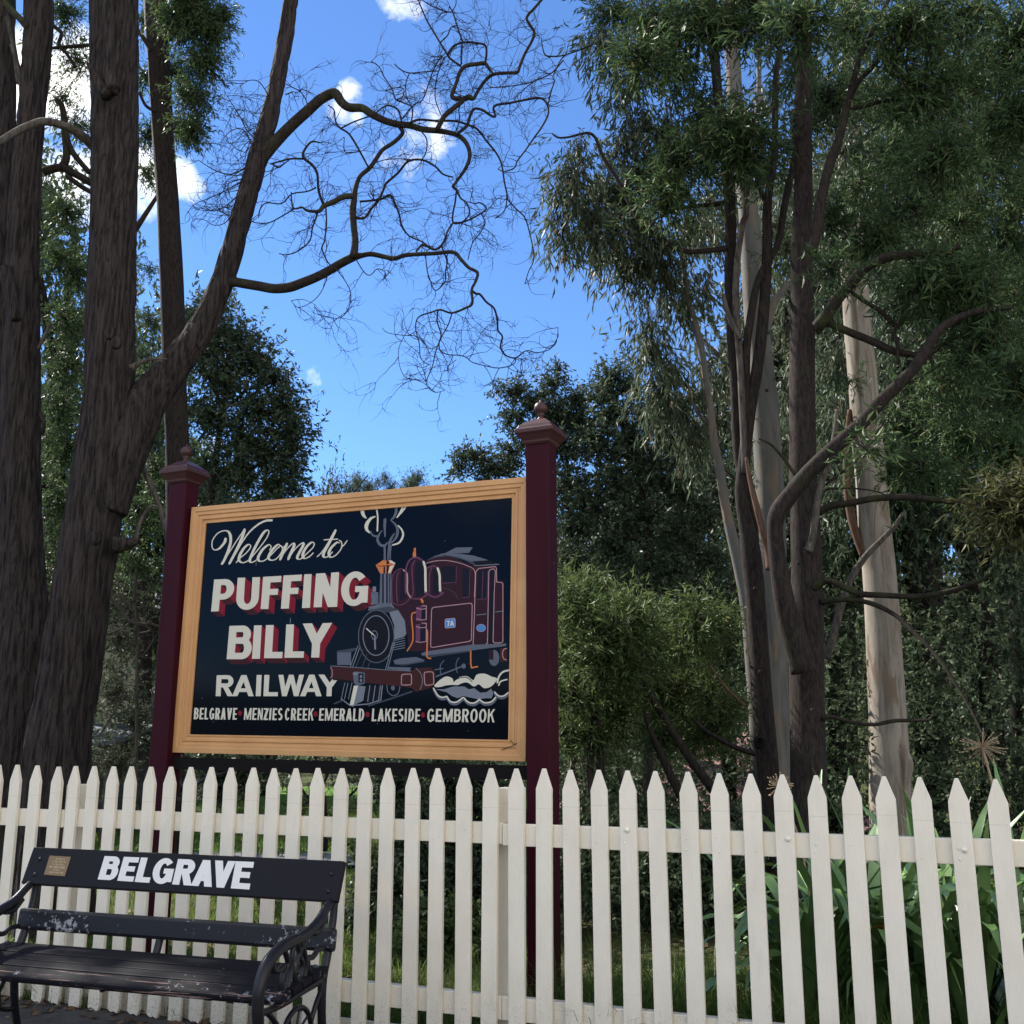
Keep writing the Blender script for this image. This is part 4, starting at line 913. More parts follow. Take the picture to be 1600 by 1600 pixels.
def crown(parent, clumps, nsp, per, L, W, m, seed, droop=.3, name='crown', twigs=True, tl=None, curve=0.0, kind=None, skin=.45, twr=.0022):
    V, Ft, (P, td, tl) = leaves(clumps, nsp, per, L, W, seed, droop, tl, curve=curve, skin=skin)
    npmesh(name, V, Ft, m, parent, kind)
    if twigs:                                              # one thin stem per spray, three-sided
        n = len(P); a = np.cross(td, [0.3, 0.2, 1.0]); a /= np.linalg.norm(a, axis=1)[:, None]; b_ = np.cross(td, a)
        e = P+td*tl; e[:, 2] -= droop*tl*.6; s0 = P-td*tl*.5
        Vs = []
        for c, r in ((s0, twr), (e, twr*.4)):
            for k in range(3): Vs.append(c+(a*math.cos(k*2.094)+b_*math.sin(k*2.094))*r)
        Vt = np.stack(Vs, 1).reshape(-1, 3); o = np.arange(n)[:, None]*6
        Fq = np.concatenate([o+np.array([[0, 1, 4, 3]]), o+np.array([[1, 2, 5, 4]]), o+np.array([[2, 0, 3, 5]])])
        npmesh('twigs', Vt, Fq, 'bark_twig', parent, 'stuff')
def cl(x, y, r, Y, w=None, ry=None, th=None):             # clump from photo pixels at distance Y
    c = at(x, y, Y); k = Y*1.02/F; return (c, (r*k, (th or r)*k, (ry or r)*k), w or (r*(ry or r))**.85)

# ---- left: big furrowed tree that forks low, its right-hand stem leaning out over the sign
YL = 7.6
forked = thing('forked_tree', 'massive furrowed tree left of the sign, forked into upright and leaning stems', 'tree', foot(85, YL))
limb('trunk', [(78, 1560, 150), (84, 1470, 126), (88, 1300, 112), (88, 1200, 103), (95, 1130, 95), (104, 1080, 90), (118, 1000, 88), (131, 900, 86), (147, 800, 84), (161, 700, 80), (170, 620, 76), (172, 500, 75), (176, 400, 73), (178, 300, 72.5), (179, 200, 73), (179, 100, 73), (179, 0, 73), (178, -200, 64), (180, -500, 50)], YL, 'bark_furrowed', forked, 120, 26, .1, 1, fur=.013)
limb('stem', [(168, 800, 62), (188, 730, 66), (210, 670, 68), (232, 625, 62), (262, 585, 54), (300, 535, 46), (322, 500, 41), (342, 455, 38), (360, 400, 35.5), (375, 345, 33.5), (388, 300, 32), (405, 240, 31), (416, 200, 29), (428, 150, 27), (440, 90, 26), (452, 20, 24), (460, -60, 22), (472, -200, 18)], YL, 'bark_furrowed', forked, 72, 13, .08, 2, dY=.3, fur=.010, label='leaning right-hand stem')
limb('limb', [(163, -120, 14), (168, 0, 17), (170, 60, 17), (171, 110, 20), (178, 140, 22)], YL-.32, 'bark_furrowed', forked, 10, 4, .1, 3)
limb('stub', [(168, 150, 22), (150, 122, 15), (140, 104, 8), (136, 98, 4)], YL-.3, 'bark_furrowed', forked, 8)
limb('stub', [(176, 145, 16), (186, 120, 9), (190, 103, 6)], YL-.3, 'bark_furrowed', forked, 8)
limb('limb', [(150, 232, 17), (128, 212, 14), (104, 198, 13), (70, 190, 12.5), (42, 198, 12), (15, 212, 12), (-10, 228, 11), (-60, 250, 9)], YL+.05, 'bark_grey', forked, 10, 5, .08, 5, dY=-.9, label='pale limb arching left')
limb('stub', [(205, 575, 12), (220, 566, 8), (240, 561, 6), (262, 561, 1.5)], YL-.2, 'bark_grey', forked, 8, label='short broken pale stub')
limb('stub', [(180, 852, 30), (195, 850, 22), (210, 846, 15), (216, 842, 9)], YL-.1, 'bark_furrowed', forked, 10)
limb('dead_stick', [(212, 848, 7), (216, 825, 7), (228, 800, 5.5), (238, 790, 4.5), (248, 793, 3)], YL-.1, 'bark_grey', forked, 7)
limb('dead_stick', [(213, 700, 7), (225, 735, 8), (238, 765, 8.5), (252, 800, 8), (262, 850, 6)], YL+.25, 'bark_grey', forked, 7)
for x, y in ((182, 535), (150, 840), (172, 520)):
    p = at(x, y, YL-.36); b = MB(); b.lathe((0, 0, 0), [(.045, 0), (.03, .018), (.012, .01)], 12); b.v = [(p.x+v[0], p.y-v[2]*.8, p.z+v[1]*1.3) for v in b.v]; b.build('knot', 'bark_furrowed', forked, smooth=True)

# bare contorted boughs growing from the leaning stem
LB = [
 ([(405, 252, 22), (420, 234, 20), (440, 212, 18), (460, 192, 17), (480, 174, 16.5), (500, 156, 16), (516, 147, 16), (525, 147, 15.5), (534, 160, 14), (546, 168, 13.5), (566, 169, 12.5), (580, 178, 12), (600, 188, 11), (620, 194, 10.5), (640, 196, 10), (660, 202, 9.5), (680, 204, 9), (700, 207, 8), (718, 213, 7.5), (730, 226, 7), (734, 244, 6.2), (728, 262, 5.5), (716, 280, 4.6), (707, 292, 4)], 1, 'bark_mossy', -.6),
 ([(352, 444, 18), (366, 441, 15), (380, 443, 15), (404, 447, 15), (428, 451, 15), (452, 449, 15.5), (472, 442, 15), (492, 434, 14.5), (512, 424, 14), (532, 412, 13.5), (552, 402, 13), (566, 399, 8.5), (580, 397, 8), (600, 401, 7.5), (616, 404, 7.5), (632, 399, 7), (656, 397, 6.6), (680, 396, 6.3), (708, 394, 6), (720, 405, 5.6), (732, 418, 5.2), (746, 426, 5), (743, 440, 4.6), (737, 453, 4.4), (738, 474, 4.2), (728, 481, 3.8), (706, 489, 3.4), (688, 484, 3), (674, 488, 2.6), (656, 494, 2.3), (650, 504, 2), (650, 518, 1.8), (655, 536, 1.7), (657, 558, 1.5), (666, 568, 1.3), (672, 569, 1)], 1, 'bark_mossy', -.9),
 ([(683, 203, 9), (694, 182, 8.5), (710, 168, 8), (724, 156, 7.5), (712, 154, 8), (706, 150, 7), (710, 138, 6), (715, 124, 5.6), (719, 112, 6), (728, 103, 6.2), (746, 100, 6.4), (758, 99, 6), (764, 106, 4), (770, 114, 3)], 2, 'bark_mossy', -.2),
 ([(758, 99, 4), (760, 84, 4), (758, 71, 3.6), (744, 67, 3.6), (728, 66, 3.6), (712, 70, 3.6), (704, 78, 3.6), (700, 87, 3.6), (708, 95, 3.4), (720, 103, 3.4)], 2, 'bark_twig', 0),
 ([(700, 87, 3.2), (692, 74, 3), (680, 54, 2.8), (668, 34, 2.6), (660, 16, 2.4), (654, 0, 2.2), (648, -30, 2)], 3, 'bark_twig', 0),
 ([(721, 100, 3), (721, 80, 2.8), (722, 64, 2.8), (718, 52, 2.6), (713, 36, 2.5), (708, 20, 2.3), (702, 10, 2)], 3, 'bark_twig', 0),
 ([(705, 19, 2), (696, 18, 2), (688, 15, 2), (672, 8, 1.8), (660, 0, 1.6)], 3, 'bark_twig', 0), ([(705, 19, 1.6), (712, 8, 1.5), (713, -6, 1.3)], 3, 'bark_twig', 0),
 ([(688, 66, 2), (699, 56, 2), (704, 44, 2), (712, 40, 1.6)], 3, 'bark_twig', 0), ([(724, 155, 2.6), (717, 170, 2.2), (718, 186, 2), (713, 205, 2)], 3, 'bark_twig', 0),
 ([(724, 155, 7), (733, 152, 9), (740, 154, 6), (748, 140, 5.5), (760, 124, 5.4), (772, 116, 5.4), (792, 114, 5.2), (808, 113, 5.2), (812, 104, 5), (820, 84, 4.8), (830, 66, 4.6), (835, 52, 5), (830, 42, 4.6), (823, 30, 4.6), (826, 22, 4.8), (832, 16, 4.4), (846, 0, 4), (862, -18, 3.5)], 2, 'bark_mossy', -.4),
 ([(714, 210, 5), (722, 203, 4.8), (730, 196, 4.6), (735, 180, 4.4), (741, 170, 4.2), (754, 172, 4), (766, 180, 3.9), (774, 182, 3.8), (771, 170, 3.8), (776, 164, 3.8), (796, 161, 3.6), (816, 157, 3.5), (842, 153, 3.6), (853, 160, 3.2), (857, 176, 3), (848, 196, 2.9), (834, 216, 2.7), (820, 236, 2.5), (808, 252, 2.3), (804, 262, 2), (788, 268, 1.8), (778, 264, 1.5)], 2, 'bark_twig', -.3),
 ([(856, 164, 2.6), (862, 140, 2.6), (866, 128, 2.2), (864, 120, 2), (868, 110, 2.2), (876, 94, 2.2), (884, 86, 2.2), (900, 80, 2.4), (925, 70, 2.6)], 3, 'bark_twig', .3), ([(884, 86, 2.2), (868, 88, 2.4), (852, 86, 2.6), (847, 70, 1.8), (846, 60, 1.4)], 3, 'bark_twig', .2),
 ([(880, 94, 2.2), (862, 114, 2.2), (834, 127, 2), (810, 133, 1.8), (780, 136, 1.6), (758, 138, 1.2)], 3, 'bark_twig', 0), ([(834, 127, 1.6), (816, 142, 1.5), (803, 155, 1.2)], 3, 'bark_twig', 0),
 ([(640, 192, 4), (650, 188, 4), (660, 187, 3.8), (684, 189, 3.6), (710, 189, 3.6), (728, 194, 3.4), (746, 202, 3.6), (760, 220, 3.2), (776, 240, 3), (784, 258, 2.8), (788, 284, 2.6), (792, 302, 2.6), (794, 312, 2.4), (806, 326, 2.3), (820, 340, 2.2), (828, 366, 2), (834, 396, 2), (832, 412, 1.8), (826, 424, 1.6), (820, 444, 1.3)], 2, 'bark_twig', .3),
 ([(792, 306, 2.2), (791, 320, 2), (786, 332, 1.8), (773, 341, 1.5)], 3, 'bark_twig', 0),
 ([(624, 197, 7), (629, 208, 6.4), (616, 222, 6.4), (598, 234, 6.4), (588, 248, 6.6), (578, 262, 6.8), (566, 272, 7), (560, 280, 7), (555, 296, 8), (553, 312, 10), (551, 330, 11), (553, 356, 10.5), (555, 378, 11), (552, 402, 13)], 1, 'bark_mossy', -.3),
 ([(552, 306, 10), (536, 308, 9), (520, 316, 8.5), (506, 322, 7.5), (498, 330, 6), (480, 329, 4.5), (472, 324, 3.5), (460, 326, 3), (456, 316, 2.8), (455, 300, 2)], 2, 'bark_mossy', -.3),
 ([(506, 321, 4.5), (498, 298, 4.2), (496, 272, 4.4), (488, 258, 4.6), (476, 248, 5), (474, 238, 4.4), (486, 222, 3.6), (500, 223, 2)], 3, 'bark_twig', -.2), ([(474, 248, 3.6), (454, 248, 3.2), (438, 252, 3), (422, 256, 2.2)], 3, 'bark_twig', 0),
 ([(494, 293, 2.8), (480, 299, 2.4), (456, 303, 2.4), (440, 318, 2.2), (416, 317, 2), (406, 328, 2), (404, 340, 1.6)], 3, 'bark_twig', 0), ([(460, 326, 2.4), (440, 338, 2.2), (420, 348, 2), (400, 348, 1.8), (392, 345, 1.4)], 3, 'bark_twig', 0),
 ([(495, 332, 3.4), (494, 340, 3), (488, 356, 2.6), (484, 376, 2.4), (466, 392, 2.1), (448, 398, 1.8), (436, 396, 1.5)], 3, 'bark_twig', 0), ([(509, 324, 2.8), (510, 350, 2.6), (507, 376, 2.5), (503, 388, 2.5), (510, 406, 2.3), (516, 414, 2)], 3, 'bark_twig', 0),
 ([(556, 341, 4.4), (570, 340, 4.2), (580, 326, 4), (592, 312, 4), (600, 294, 3.8), (604, 286, 3.8), (622, 270, 3.8), (638, 252, 3.8), (660, 250, 3.6), (680, 260, 3.2), (692, 272, 3), (708, 277, 2.6)], 2, 'bark_twig', .3),
 ([(562, 315, 3.6), (584, 313, 3.4), (598, 310, 3.6), (610, 305, 4), (618, 320, 3.4), (624, 336, 3.2), (628, 354, 3), (640, 369, 2.8), (660, 378, 2.6), (674, 388, 2.6)], 2, 'bark_twig', .2), ([(585, 313, 2.4), (582, 305, 2), (579, 301, 1.5)], 3, 'bark_twig', 0),
 ([(708, 292, 4.5), (714, 298, 4), (720, 310, 3), (728, 316, 2.6), (734, 330, 2.6), (730, 340, 2.6), (720, 348, 2.8), (708, 348, 3), (708, 332, 3), (711, 318, 3), (713, 300, 2.8)], 3, 'bark_twig', 0),
 ([(708, 348, 3), (724, 347, 3), (744, 338, 2.8), (760, 326, 2.6), (750, 317, 2.4), (742, 318, 2), (730, 315, 1.6)], 3, 'bark_twig', 0), ([(752, 334, 1.8), (758, 348, 2), (750, 364, 1.9), (738, 380, 1.8), (731, 406, 1.6)], 3, 'bark_twig', 0),
 ([(708, 348, 3), (700, 360, 2.8), (692, 380, 3.4), (680, 390, 4), (666, 384, 4.4), (658, 384, 4), (650, 393, 3.5)], 3, 'bark_mossy', 0), ([(690, 384, 2.6), (694, 396, 2.4), (699, 406, 2.4), (696, 424, 2.2), (695, 440, 2.2), (680, 454, 1.9), (671, 435, 1.9), (667, 420, 1.9), (665, 400, 1.8)], 3, 'bark_twig', 0),
 ([(576, 262, 3), (562, 236, 3.2), (546, 210, 3.2), (530, 199, 3.2), (524, 188, 2.6), (522, 172, 2.2), (512, 164, 1.8)], 3, 'bark_twig', 0), ([(534, 200, 2.8), (554, 190, 2.6), (580, 181, 2.4)], 3, 'bark_twig', 0), ([(560, 237, 2), (549, 238, 1.8), (538, 236, 1.6), (538, 214, 1.2)], 3, 'bark_twig', 0),
 ([(628, 192, 3.2), (622, 172, 3), (608, 165, 2.8), (598, 168, 2.6), (586, 178, 2.4)], 3, 'bark_twig', 0), ([(643, 190, 2.6), (644, 168, 2.4), (628, 160, 2.2), (618, 155, 2.4), (612, 138, 2), (600, 120, 1.9), (592, 104, 1.7), (580, 96, 1.5)], 3, 'bark_twig', 0),
 ([(692, 88, 2.4), (688, 90, 2.2), (676, 112, 2.1), (670, 130, 2), (660, 156, 2), (646, 164, 2), (628, 186, 2)], 3, 'bark_twig', 0), ([(694, 90, 2), (684, 115, 2), (680, 140, 1.9), (681, 158, 1.8), (690, 182, 1.6)], 3, 'bark_twig', 0),
 ([(616, 100, 1.8), (628, 110, 2), (642, 114, 2), (664, 112, 2), (684, 111, 1.8)], 3, 'bark_twig', 0), ([(640, 114, 1.8), (634, 130, 1.8), (635, 150, 1.6), (642, 164, 1.5)], 3, 'bark_twig', 0), ([(612, 138, 2), (630, 138, 1.8), (629, 152, 1.7), (620, 155, 2)], 3, 'bark_twig', 0),
 ([(658, 205, 2.4), (666, 216, 2.2), (667, 230, 2.1), (664, 242, 2), (658, 250, 1.8)], 3, 'bark_twig', 0), ([(662, 250, 1.8), (640, 249, 1.6), (620, 248, 1.6), (600, 250, 1.6), (588, 254, 1.4)], 3, 'bark_twig', 0),
 ([(737, 454, 4), (744, 459, 3.8), (750, 460, 3.6), (760, 472, 3.4), (772, 482, 3.2), (777, 500, 3), (778, 516, 2.9), (785, 526, 2.8), (782, 542, 2.7), (790, 555, 2.6), (806, 559, 2.4), (822, 548, 1.9), (840, 551, 1.8), (860, 545, 1.5), (870, 530, 1.3), (872, 512, 1)], 2, 'bark_twig', .3),
 ([(806, 559, 2), (802, 569, 1.8), (780, 575, 1.7), (756, 571, 1.6), (738, 566, 1.6), (728, 558, 1.8), (716, 555, 1.8), (700, 554, 1.8), (688, 548, 2), (686, 536, 2.2), (689, 522, 2.2), (683, 502, 2.4), (684, 486, 2.6)], 3, 'bark_twig', 0),
 ([(706, 490, 2.2), (700, 508, 2), (690, 526, 2), (684, 540, 2), (680, 552, 1.9), (675, 574, 1.8), (666, 596, 1.6), (670, 606, 1.4), (680, 613, 1.2), (695, 610, 1)], 3, 'bark_twig', 0),
 ([(700, 572, 1.3), (713, 562, 1.2)], 3, 'bark_twig', 0), ([(814, 560, 1.2), (816, 575, 1.2), (814, 590, 1)], 3, 'bark_twig', 0), ([(650, 517, 1.4), (640, 523, 1.3), (632, 524, 1.2), (606, 520, 1.1), (597, 512, .9)], 3, 'bark_twig', 0), ([(632, 524, 1.1), (623, 545, 1.1), (624, 570, 1.1), (632, 588, 1.1), (645, 593, 1.1), (666, 596, 1.1)], 3, 'bark_twig', 0),
 ([(446, 131, 1.6), (460, 138, 1.8), (470, 144, 1.8), (478, 156, 1.8), (481, 168, 2)], 3, 'bark_twig', 0),
 ([(404, 222, 2.4), (386, 204, 2), (376, 184, 1.8), (366, 168, 1.5), (355, 150, 1.2)], 3, 'bark_twig', 0), ([(398, 236, 2), (380, 203, 1.6), (360, 205, 1.4), (345, 222, 1.1)], 3, 'bark_twig', 0), ([(384, 262, 2.6), (362, 272, 2.2), (340, 268, 1.9), (322, 258, 1.5), (310, 250, 1.1)], 3, 'bark_twig', 0),
 ([(378, 284, 2.2), (352, 298, 1.8), (330, 308, 1.5), (310, 316, 1.1)], 3, 'bark_twig', 0), ([(372, 305, 2), (355, 320, 1.6), (335, 330, 1.3), (318, 322, 1)], 3, 'bark_twig', 0), ([(366, 330, 1.8), (352, 348, 1.5), (335, 352, 1.2), (322, 345, .9)], 3, 'bark_twig', 0),
 ([(420, 150, 1.8), (405, 128, 1.6), (388, 126, 1.3), (375, 135, 1)], 3, 'bark_twig', 0), ([(446, 148, 2.4), (456, 144, 2), (458, 143, 1.2)], 3, 'bark_twig', 0), ([(425, 255, 2.6), (435, 262, 2.2), (445, 255, 2), (452, 250, 1.6)], 3, 'bark_twig', 0),
 ([(512, 430, 1.6), (505, 450, 1.4), (495, 465, 1.3), (480, 476, 1.2), (465, 480, 1.1), (455, 470, .9)], 3, 'bark_twig', 0), ([(525, 420, 1.6), (540, 440, 1.5), (548, 458, 1.4), (546, 478, 1.3), (535, 495, 1.2), (520, 497, 1.1), (500, 492, 1), (492, 480, .8)], 3, 'bark_twig', 0),
 ([(556, 405, 1.8), (568, 424, 1.7), (578, 430, 1.6), (590, 420, 1.5), (602, 426, 1.4), (600, 436, 1.2)], 3, 'bark_twig', 0),
]
tw = MB(); mains = []
for i, (pts, lv, m, dy) in enumerate(LB):
    cum = YL+.15+(R_.uniform(-.25, .1) if lv > 1 else 0)
    if lv == 1: C = limb('bough', pts, YL+(.2 if pts[0][0] == 405 else .12 if pts[0][0] == 352 else 0), m, forked, 12, 4, .06, i, dY=dy)
    else:
        b = MB(); C = limb_mb(b, pts, YL-.3+R_.uniform(-.12, .12), 6 if lv == 2 else 5, 4, 0, i, dY=dy*.5)
        if lv == 2: b.build('bough', m, forked, smooth=True)
        else: b.build('branchlet', m, forked, smooth=True)
    if lv > 1: mains += C[::2]
    elif i < 2 or lv == 1: mains += C[len(C)//3::4]
def twig(b, p, d, L, r, lv, g, up):
    k = g.choice((-1, 1))*g.uniform(.2, 1.7)/max(L, .05); n = 7; P = [p]; ax = up
    for j in range(n):
        d = (Matrix.Rotation(k*L/n+g.uniform(-.34, .34), 3, ax) @ d); d = (d+Vector((g.uniform(-.1, .1), g.uniform(-.12, .12), g.uniform(-.1, .1)))).normalized()
        P.append(P[-1]+d*L/n)
    b.tube(P, [r*(1-.8*j/n) for j in range(n+1)], 3, False)
    if lv > 0:
        for q in range(g.choice((1, 2, 2, 3))):
            j = g.randint(1, n-1); dd = (P[j+1]-P[j]).normalized(); a = g.choice((-1, 1))*g.uniform(.4, .95)
            twig(b, P[j], Matrix.Rotation(a, 3, ax) @ dd, L*g.uniform(.4, .75), r*.7, lv-1, g, up)
gt = random.Random(5); view = Vector((0, 1, .2)).normalized()
for i, p in enumerate(mains):
    if gt.random() > .62: continue
    a = gt.uniform(0, 2*math.pi); d = Vector((math.cos(a), gt.uniform(-.3, .3), math.sin(a))).normalized()
    twig(tw, p, d, gt.uniform(.12, .38), .0034, 2, gt, view)
for k in range(58):                                        # fan of fine twigs left of the leaning stem
    t = gt.random(); x, y = 420-t*62, 150+t*190; p = at(x, y, YL+.1); a = math.pi+gt.uniform(-.7, .6); d = Vector((math.cos(a), 0, math.sin(a)))
    twig(tw, p, d, gt.uniform(.25, .5), .0028, 1, gt, view)
tw.build('twigs', 'bark_twig', forked, kind='stuff')

# ---- left edge: twin dark trunks, and the slim trunk behind the sign post
edge_t = thing('twin_tree', 'thick rough-barked tree at the left edge of the frame beside the forked tree', 'tree', foot(25, 8.3))
limb('trunk', [(10, 1560, 170), (15, 1470, 140), (20, 1300, 112), (22, 1150, 104), (33, 1020, 86), (34, 900, 70), (32, 800, 62), (33, 600, 57), (36, 400, 50), (40, 300, 46), (47, 200, 42), (56, 100, 42), (61, 0, 42), (64, -300, 34)], 8.3, 'bark_furrowed', edge_t, 100, 22, .1, 11, fur=.013)
limb('trunk', [(15, 1150, 80), (4, 900, 62), (0, 700, 52), (-2, 500, 48), (0, 300, 46), (2, 150, 44), (3, 0, 40), (5, -300, 34)], 8.7, 'bark_furrowed', edge_t, 70, 22, .1, 12, fur=.012)
limb('limb', [(45, 45, 12), (30, 28, 10), (18, 15, 9), (5, 0, 9), (-10, -20, 8)], 8.2, 'bark_mossy', edge_t, 9)
limb('limb', [(30, 130, 10), (22, 75, 8), (14, 40, 8), (12, 28, 8)], 8.4, 'bark_grey', edge_t, 8); limb('limb', [(34, 150, 8), (30, 110, 7), (18, 70, 7)], 8.35, 'bark_grey', edge_t, 8)
limb('limb', [(8, 420, 24), (20, 470, 18), (25, 500, 16)], 7.95, 'bark_furrowed', edge_t, 10, 5, .1)
limb('dead_stick', [(60, 545, 5), (72, 520, 5), (80, 505, 4)], 8.2, 'bark_grey', edge_t, 6); limb('limb', [(58, 640, 10), (68, 660, 7), (66, 680, 5)], 8.3, 'bark_furrowed', edge_t, 7)
slim = thing('straight_tree', 'straight slim dark trunk rising behind the left sign post', 'tree', foot(272, 10.2))
limb('trunk', [(282, 1420, 42), (280, 1200, 40), (278, 900, 38), (277, 700, 36.5), (273, 600, 36), (270, 500, 36), (266, 400, 35.5), (261, 300, 33.5), (254, 200, 33), (248, 100, 34), (243, 0, 36), (238, -300, 30)], 10.2, 'bark_smooth', slim, 22, 6, .08, 13)
limb('limb', [(262, 60, 14), (270, 45, 11), (280, 22, 10), (290, 0, 10), (300, -30, 9)], 10.1, 'bark_smooth', slim, 9); limb('limb', [(238, 80, 9), (226, 62, 7), (216, 48, 6), (208, 35, 5)], 10.1, 'bark_smooth', slim, 8)
limb('limb', [(245, 175, 6), (228, 165, 5), (218, 145, 5)], 10.1, 'bark_smooth', slim, 7)
# their foliage, seen between and beside the trunks
for pts in ([(140, 270, 8), (115, 240, 9), (104, 215, 11), (98, 170, 10), (88, 155, 7)], [(150, 290, 12), (118, 272, 12), (95, 262, 13), (68, 268, 13)], [(95, 262, 12), (104, 245, 12), (100, 200, 10)], [(150, 305, 7), (125, 290, 8), (105, 275, 8)], [(145, 70, 5), (120, 72, 6), (82, 75, 5)], [(82, 40, 6), (96, 52, 6), (92, 70, 6), (105, 85, 5), (118, 105, 5)]):
    limb('limb', pts, 9.4, 'bark_mossy', slim, 8)
left_cl = [cl(*a) for a in [(325, 45, 42, 9.6), (318, 95, 40, 9.6), (302, 150, 36, 9.6), (300, 200, 30, 9.6), (280, 30, 45, 9.6), (300, 5, 50, 9.6), (345, 20, 22, 9.6), (272, 110, 30, 10.4), (275, 200, 26, 10.6), (228, 30, 22, 10.8), (228, 120, 22, 10.8), (232, 210, 26, 10.8), (232, 270, 20, 10.8)]]
crown(slim, left_cl, 2600, 7, .062, .013, 'leaf_wattle', 21, .35, curve=.06)
mid_cl = [cl(*a) for a in [(100, 20, 45, 9.9), (120, 90, 38, 9.9), (95, 150, 26, 9.9), (120, 200, 34, 9.9), (105, 330, 48, 9.9), (90, 400, 40, 9.9), (120, 430, 40, 9.9), (105, 500, 46, 9.9), (100, 570, 46, 9.9), (95, 640, 44, 9.9), (105, 700, 50, 9.9), (90, 780, 50, 9.9), (110, 840, 50, 9.9), (90, 900, 50, 9.9), (232, 420, 20, 11), (234, 500, 26, 11), (236, 590, 26, 11), (240, 660, 30, 11), (240, 730, 30, 11), (215, 800, 50, 11), (210, 880, 50, 11), (300, 700, 24, 11)]]
crown(edge_t, mid_cl, 3300, 7, .06, .013, 'leaf_wattle', 22, .3, curve=.06)
# crown of both above the frame: shades the bench and fence
top_cl = [((x, y, z), (1.5, 1.5, 1.2), 1) for x, y, z in [(-6.4, 8.5, 10.2), (-4.6, 7.6, 11), (-7.6, 6.6, 9.2), (-5.6, 9.6, 11.8), (-9, 8.2, 8.2), (-8.4, 10, 10), (-6.8, 5.0, 9.6), (-9.6, 6.2, 7.4), (-3.2, 8.6, 12), (-10.6, 7.6, 6.2), (-8.4, 4.6, 7.6), (-4.8, 5.8, 10.6)]]
top_cl = [((Vector(c)), r, w) for c, r, w in top_cl]
crown(forked, top_cl, 5200, 7, .085, .03, 'leaf_wattle', 23, .3, twigs=False)

shade = []
for k in range(60):                                        # unseen leaf clumps added along the sun's rays to shade fence and trunks
    P = Vector(fen(R_.uniform(-1, 7), R_.uniform(0, 1.2))) if k % 2 else Vector((R_.uniform(1.2, 5.5), R_.uniform(6.8, 9.5), R_.uniform(.5, 6.5)))
    q = P+sunv*R_.uniform(11, 17); dd = q-Vector((0, 0, EYE)); dep = dd.y*CP+dd.z*SP; px_, py_ = 800+F*dd.x/dep, 800-F*(-dd.y*SP+dd.z*CP)/dep
    if (px_ < -150 or py_ < -190) and q.z > 4: shade.append((q, (1.25, 1.25, 1.0), 1))
crown(edge_t, shade, 5200, 7, .11, .05, 'leaf_wattle', 24, .3, twigs=False)

# ---- dark round-headed tree behind the sign's left end
def bushy(name, label, x, Y, wtr, clumps, nsp, per, L, W, m, seed, group=None, droop=.2, trunk=None, barkm='bark_smooth', skin=.45, nb=10):
    t = thing(name, label, 'tree', foot(x, Y), group)
    tr = trunk or [(x, 1500 if Y < 9 else 1330, wtr*1.3), (x, 1100, wtr), (x-4, 950, wtr*.9), (x+3, 800, wtr*.7), (x, 700, wtr*.5)]
    C = limb('trunk', tr, Y, barkm, t, 10, 4, .06, seed)
    b = MB(); g_ = random.Random(seed)
    for c in g_.sample(clumps, min(nb, len(clumps))):
        s0 = min(C, key=lambda q: (q-c[0]).length+.6*max(0, q.z-c[0].z+.5)); k0 = Vector(c[0]); mid = (s0+k0)/2+Vector((g_.uniform(-.2, .2), g_.uniform(-.2, .2), g_.uniform(-.25, .05)))*(k0-s0).length*.6
        r0 = wtr*Y/F*.22; P = catmull([tuple(s0), tuple(mid), tuple(k0)], 4); b.tube(P, [r0*(1-.75*i/(len(P)-1)) for i in range(len(P))], 5)
    if b.n: b.build('limbs', barkm, t, smooth=True)
    crown(t, clumps, nsp, per, L, W, m, seed, droop, skin=skin)
    return t
bushy('bushy_tree', 'dark round-headed tree behind the left end of the sign, its crown against the sky', 330, 13, 16,
 [cl(*a) for a in [(330, 478, 34, 13), (300, 500, 34, 13), (345, 520, 38, 13), (375, 535, 32, 13), (398, 560, 42, 13), (430, 595, 38, 13), (445, 640, 42, 13), (458, 672, 30, 13), (450, 700, 34, 13), (400, 640, 46, 13), (350, 590, 46, 13), (320, 560, 40, 13), (340, 650, 40, 13), (410, 710, 44, 13), (370, 740, 44, 13), (320, 725, 30, 13), (455, 742, 30, 13), (305, 640, 26, 13), (430, 765, 40, 13), (375, 690, 40, 13)]], 3100, 8, .08, .026, 'leaf_dark', 31, trunk=[(330, 1300, 18), (330, 1000, 16), (325, 850, 14), (335, 730, 11), (350, 640, 7)])
# ---- dark small-leaved trees right of the sign
bushy('dark_tree', 'tall dark small-leaved tree right of the right sign post, thin top against the sky', 1012, 12, 12,
 [cl(*a) for a in [(955, 590, 34, 12), (940, 615, 22, 12), (985, 600, 24, 12), (960, 650, 42, 12), (930, 690, 42, 12), (985, 690, 46, 12), (1030, 655, 36, 12), (1060, 690, 40, 12), (1010, 730, 46, 12), (960, 760, 50, 12), (1060, 760, 46, 12), (920, 790, 44, 12), (1000, 810, 50, 12), (1070, 830, 46, 12), (960, 860, 50, 12), (1040, 890, 50, 12), (1100, 800, 40, 12), (1110, 880, 40, 12), (1010, 640, 24, 12)]], 4200, 8, .058, .024, 'leaf_dark', 32, trunk=[(1014, 1300, 16), (1012, 1050, 14), (1010, 950, 12), (1013, 850, 10), (1005, 780, 8), (985, 700, 5), (962, 620, 3)], nb=14)
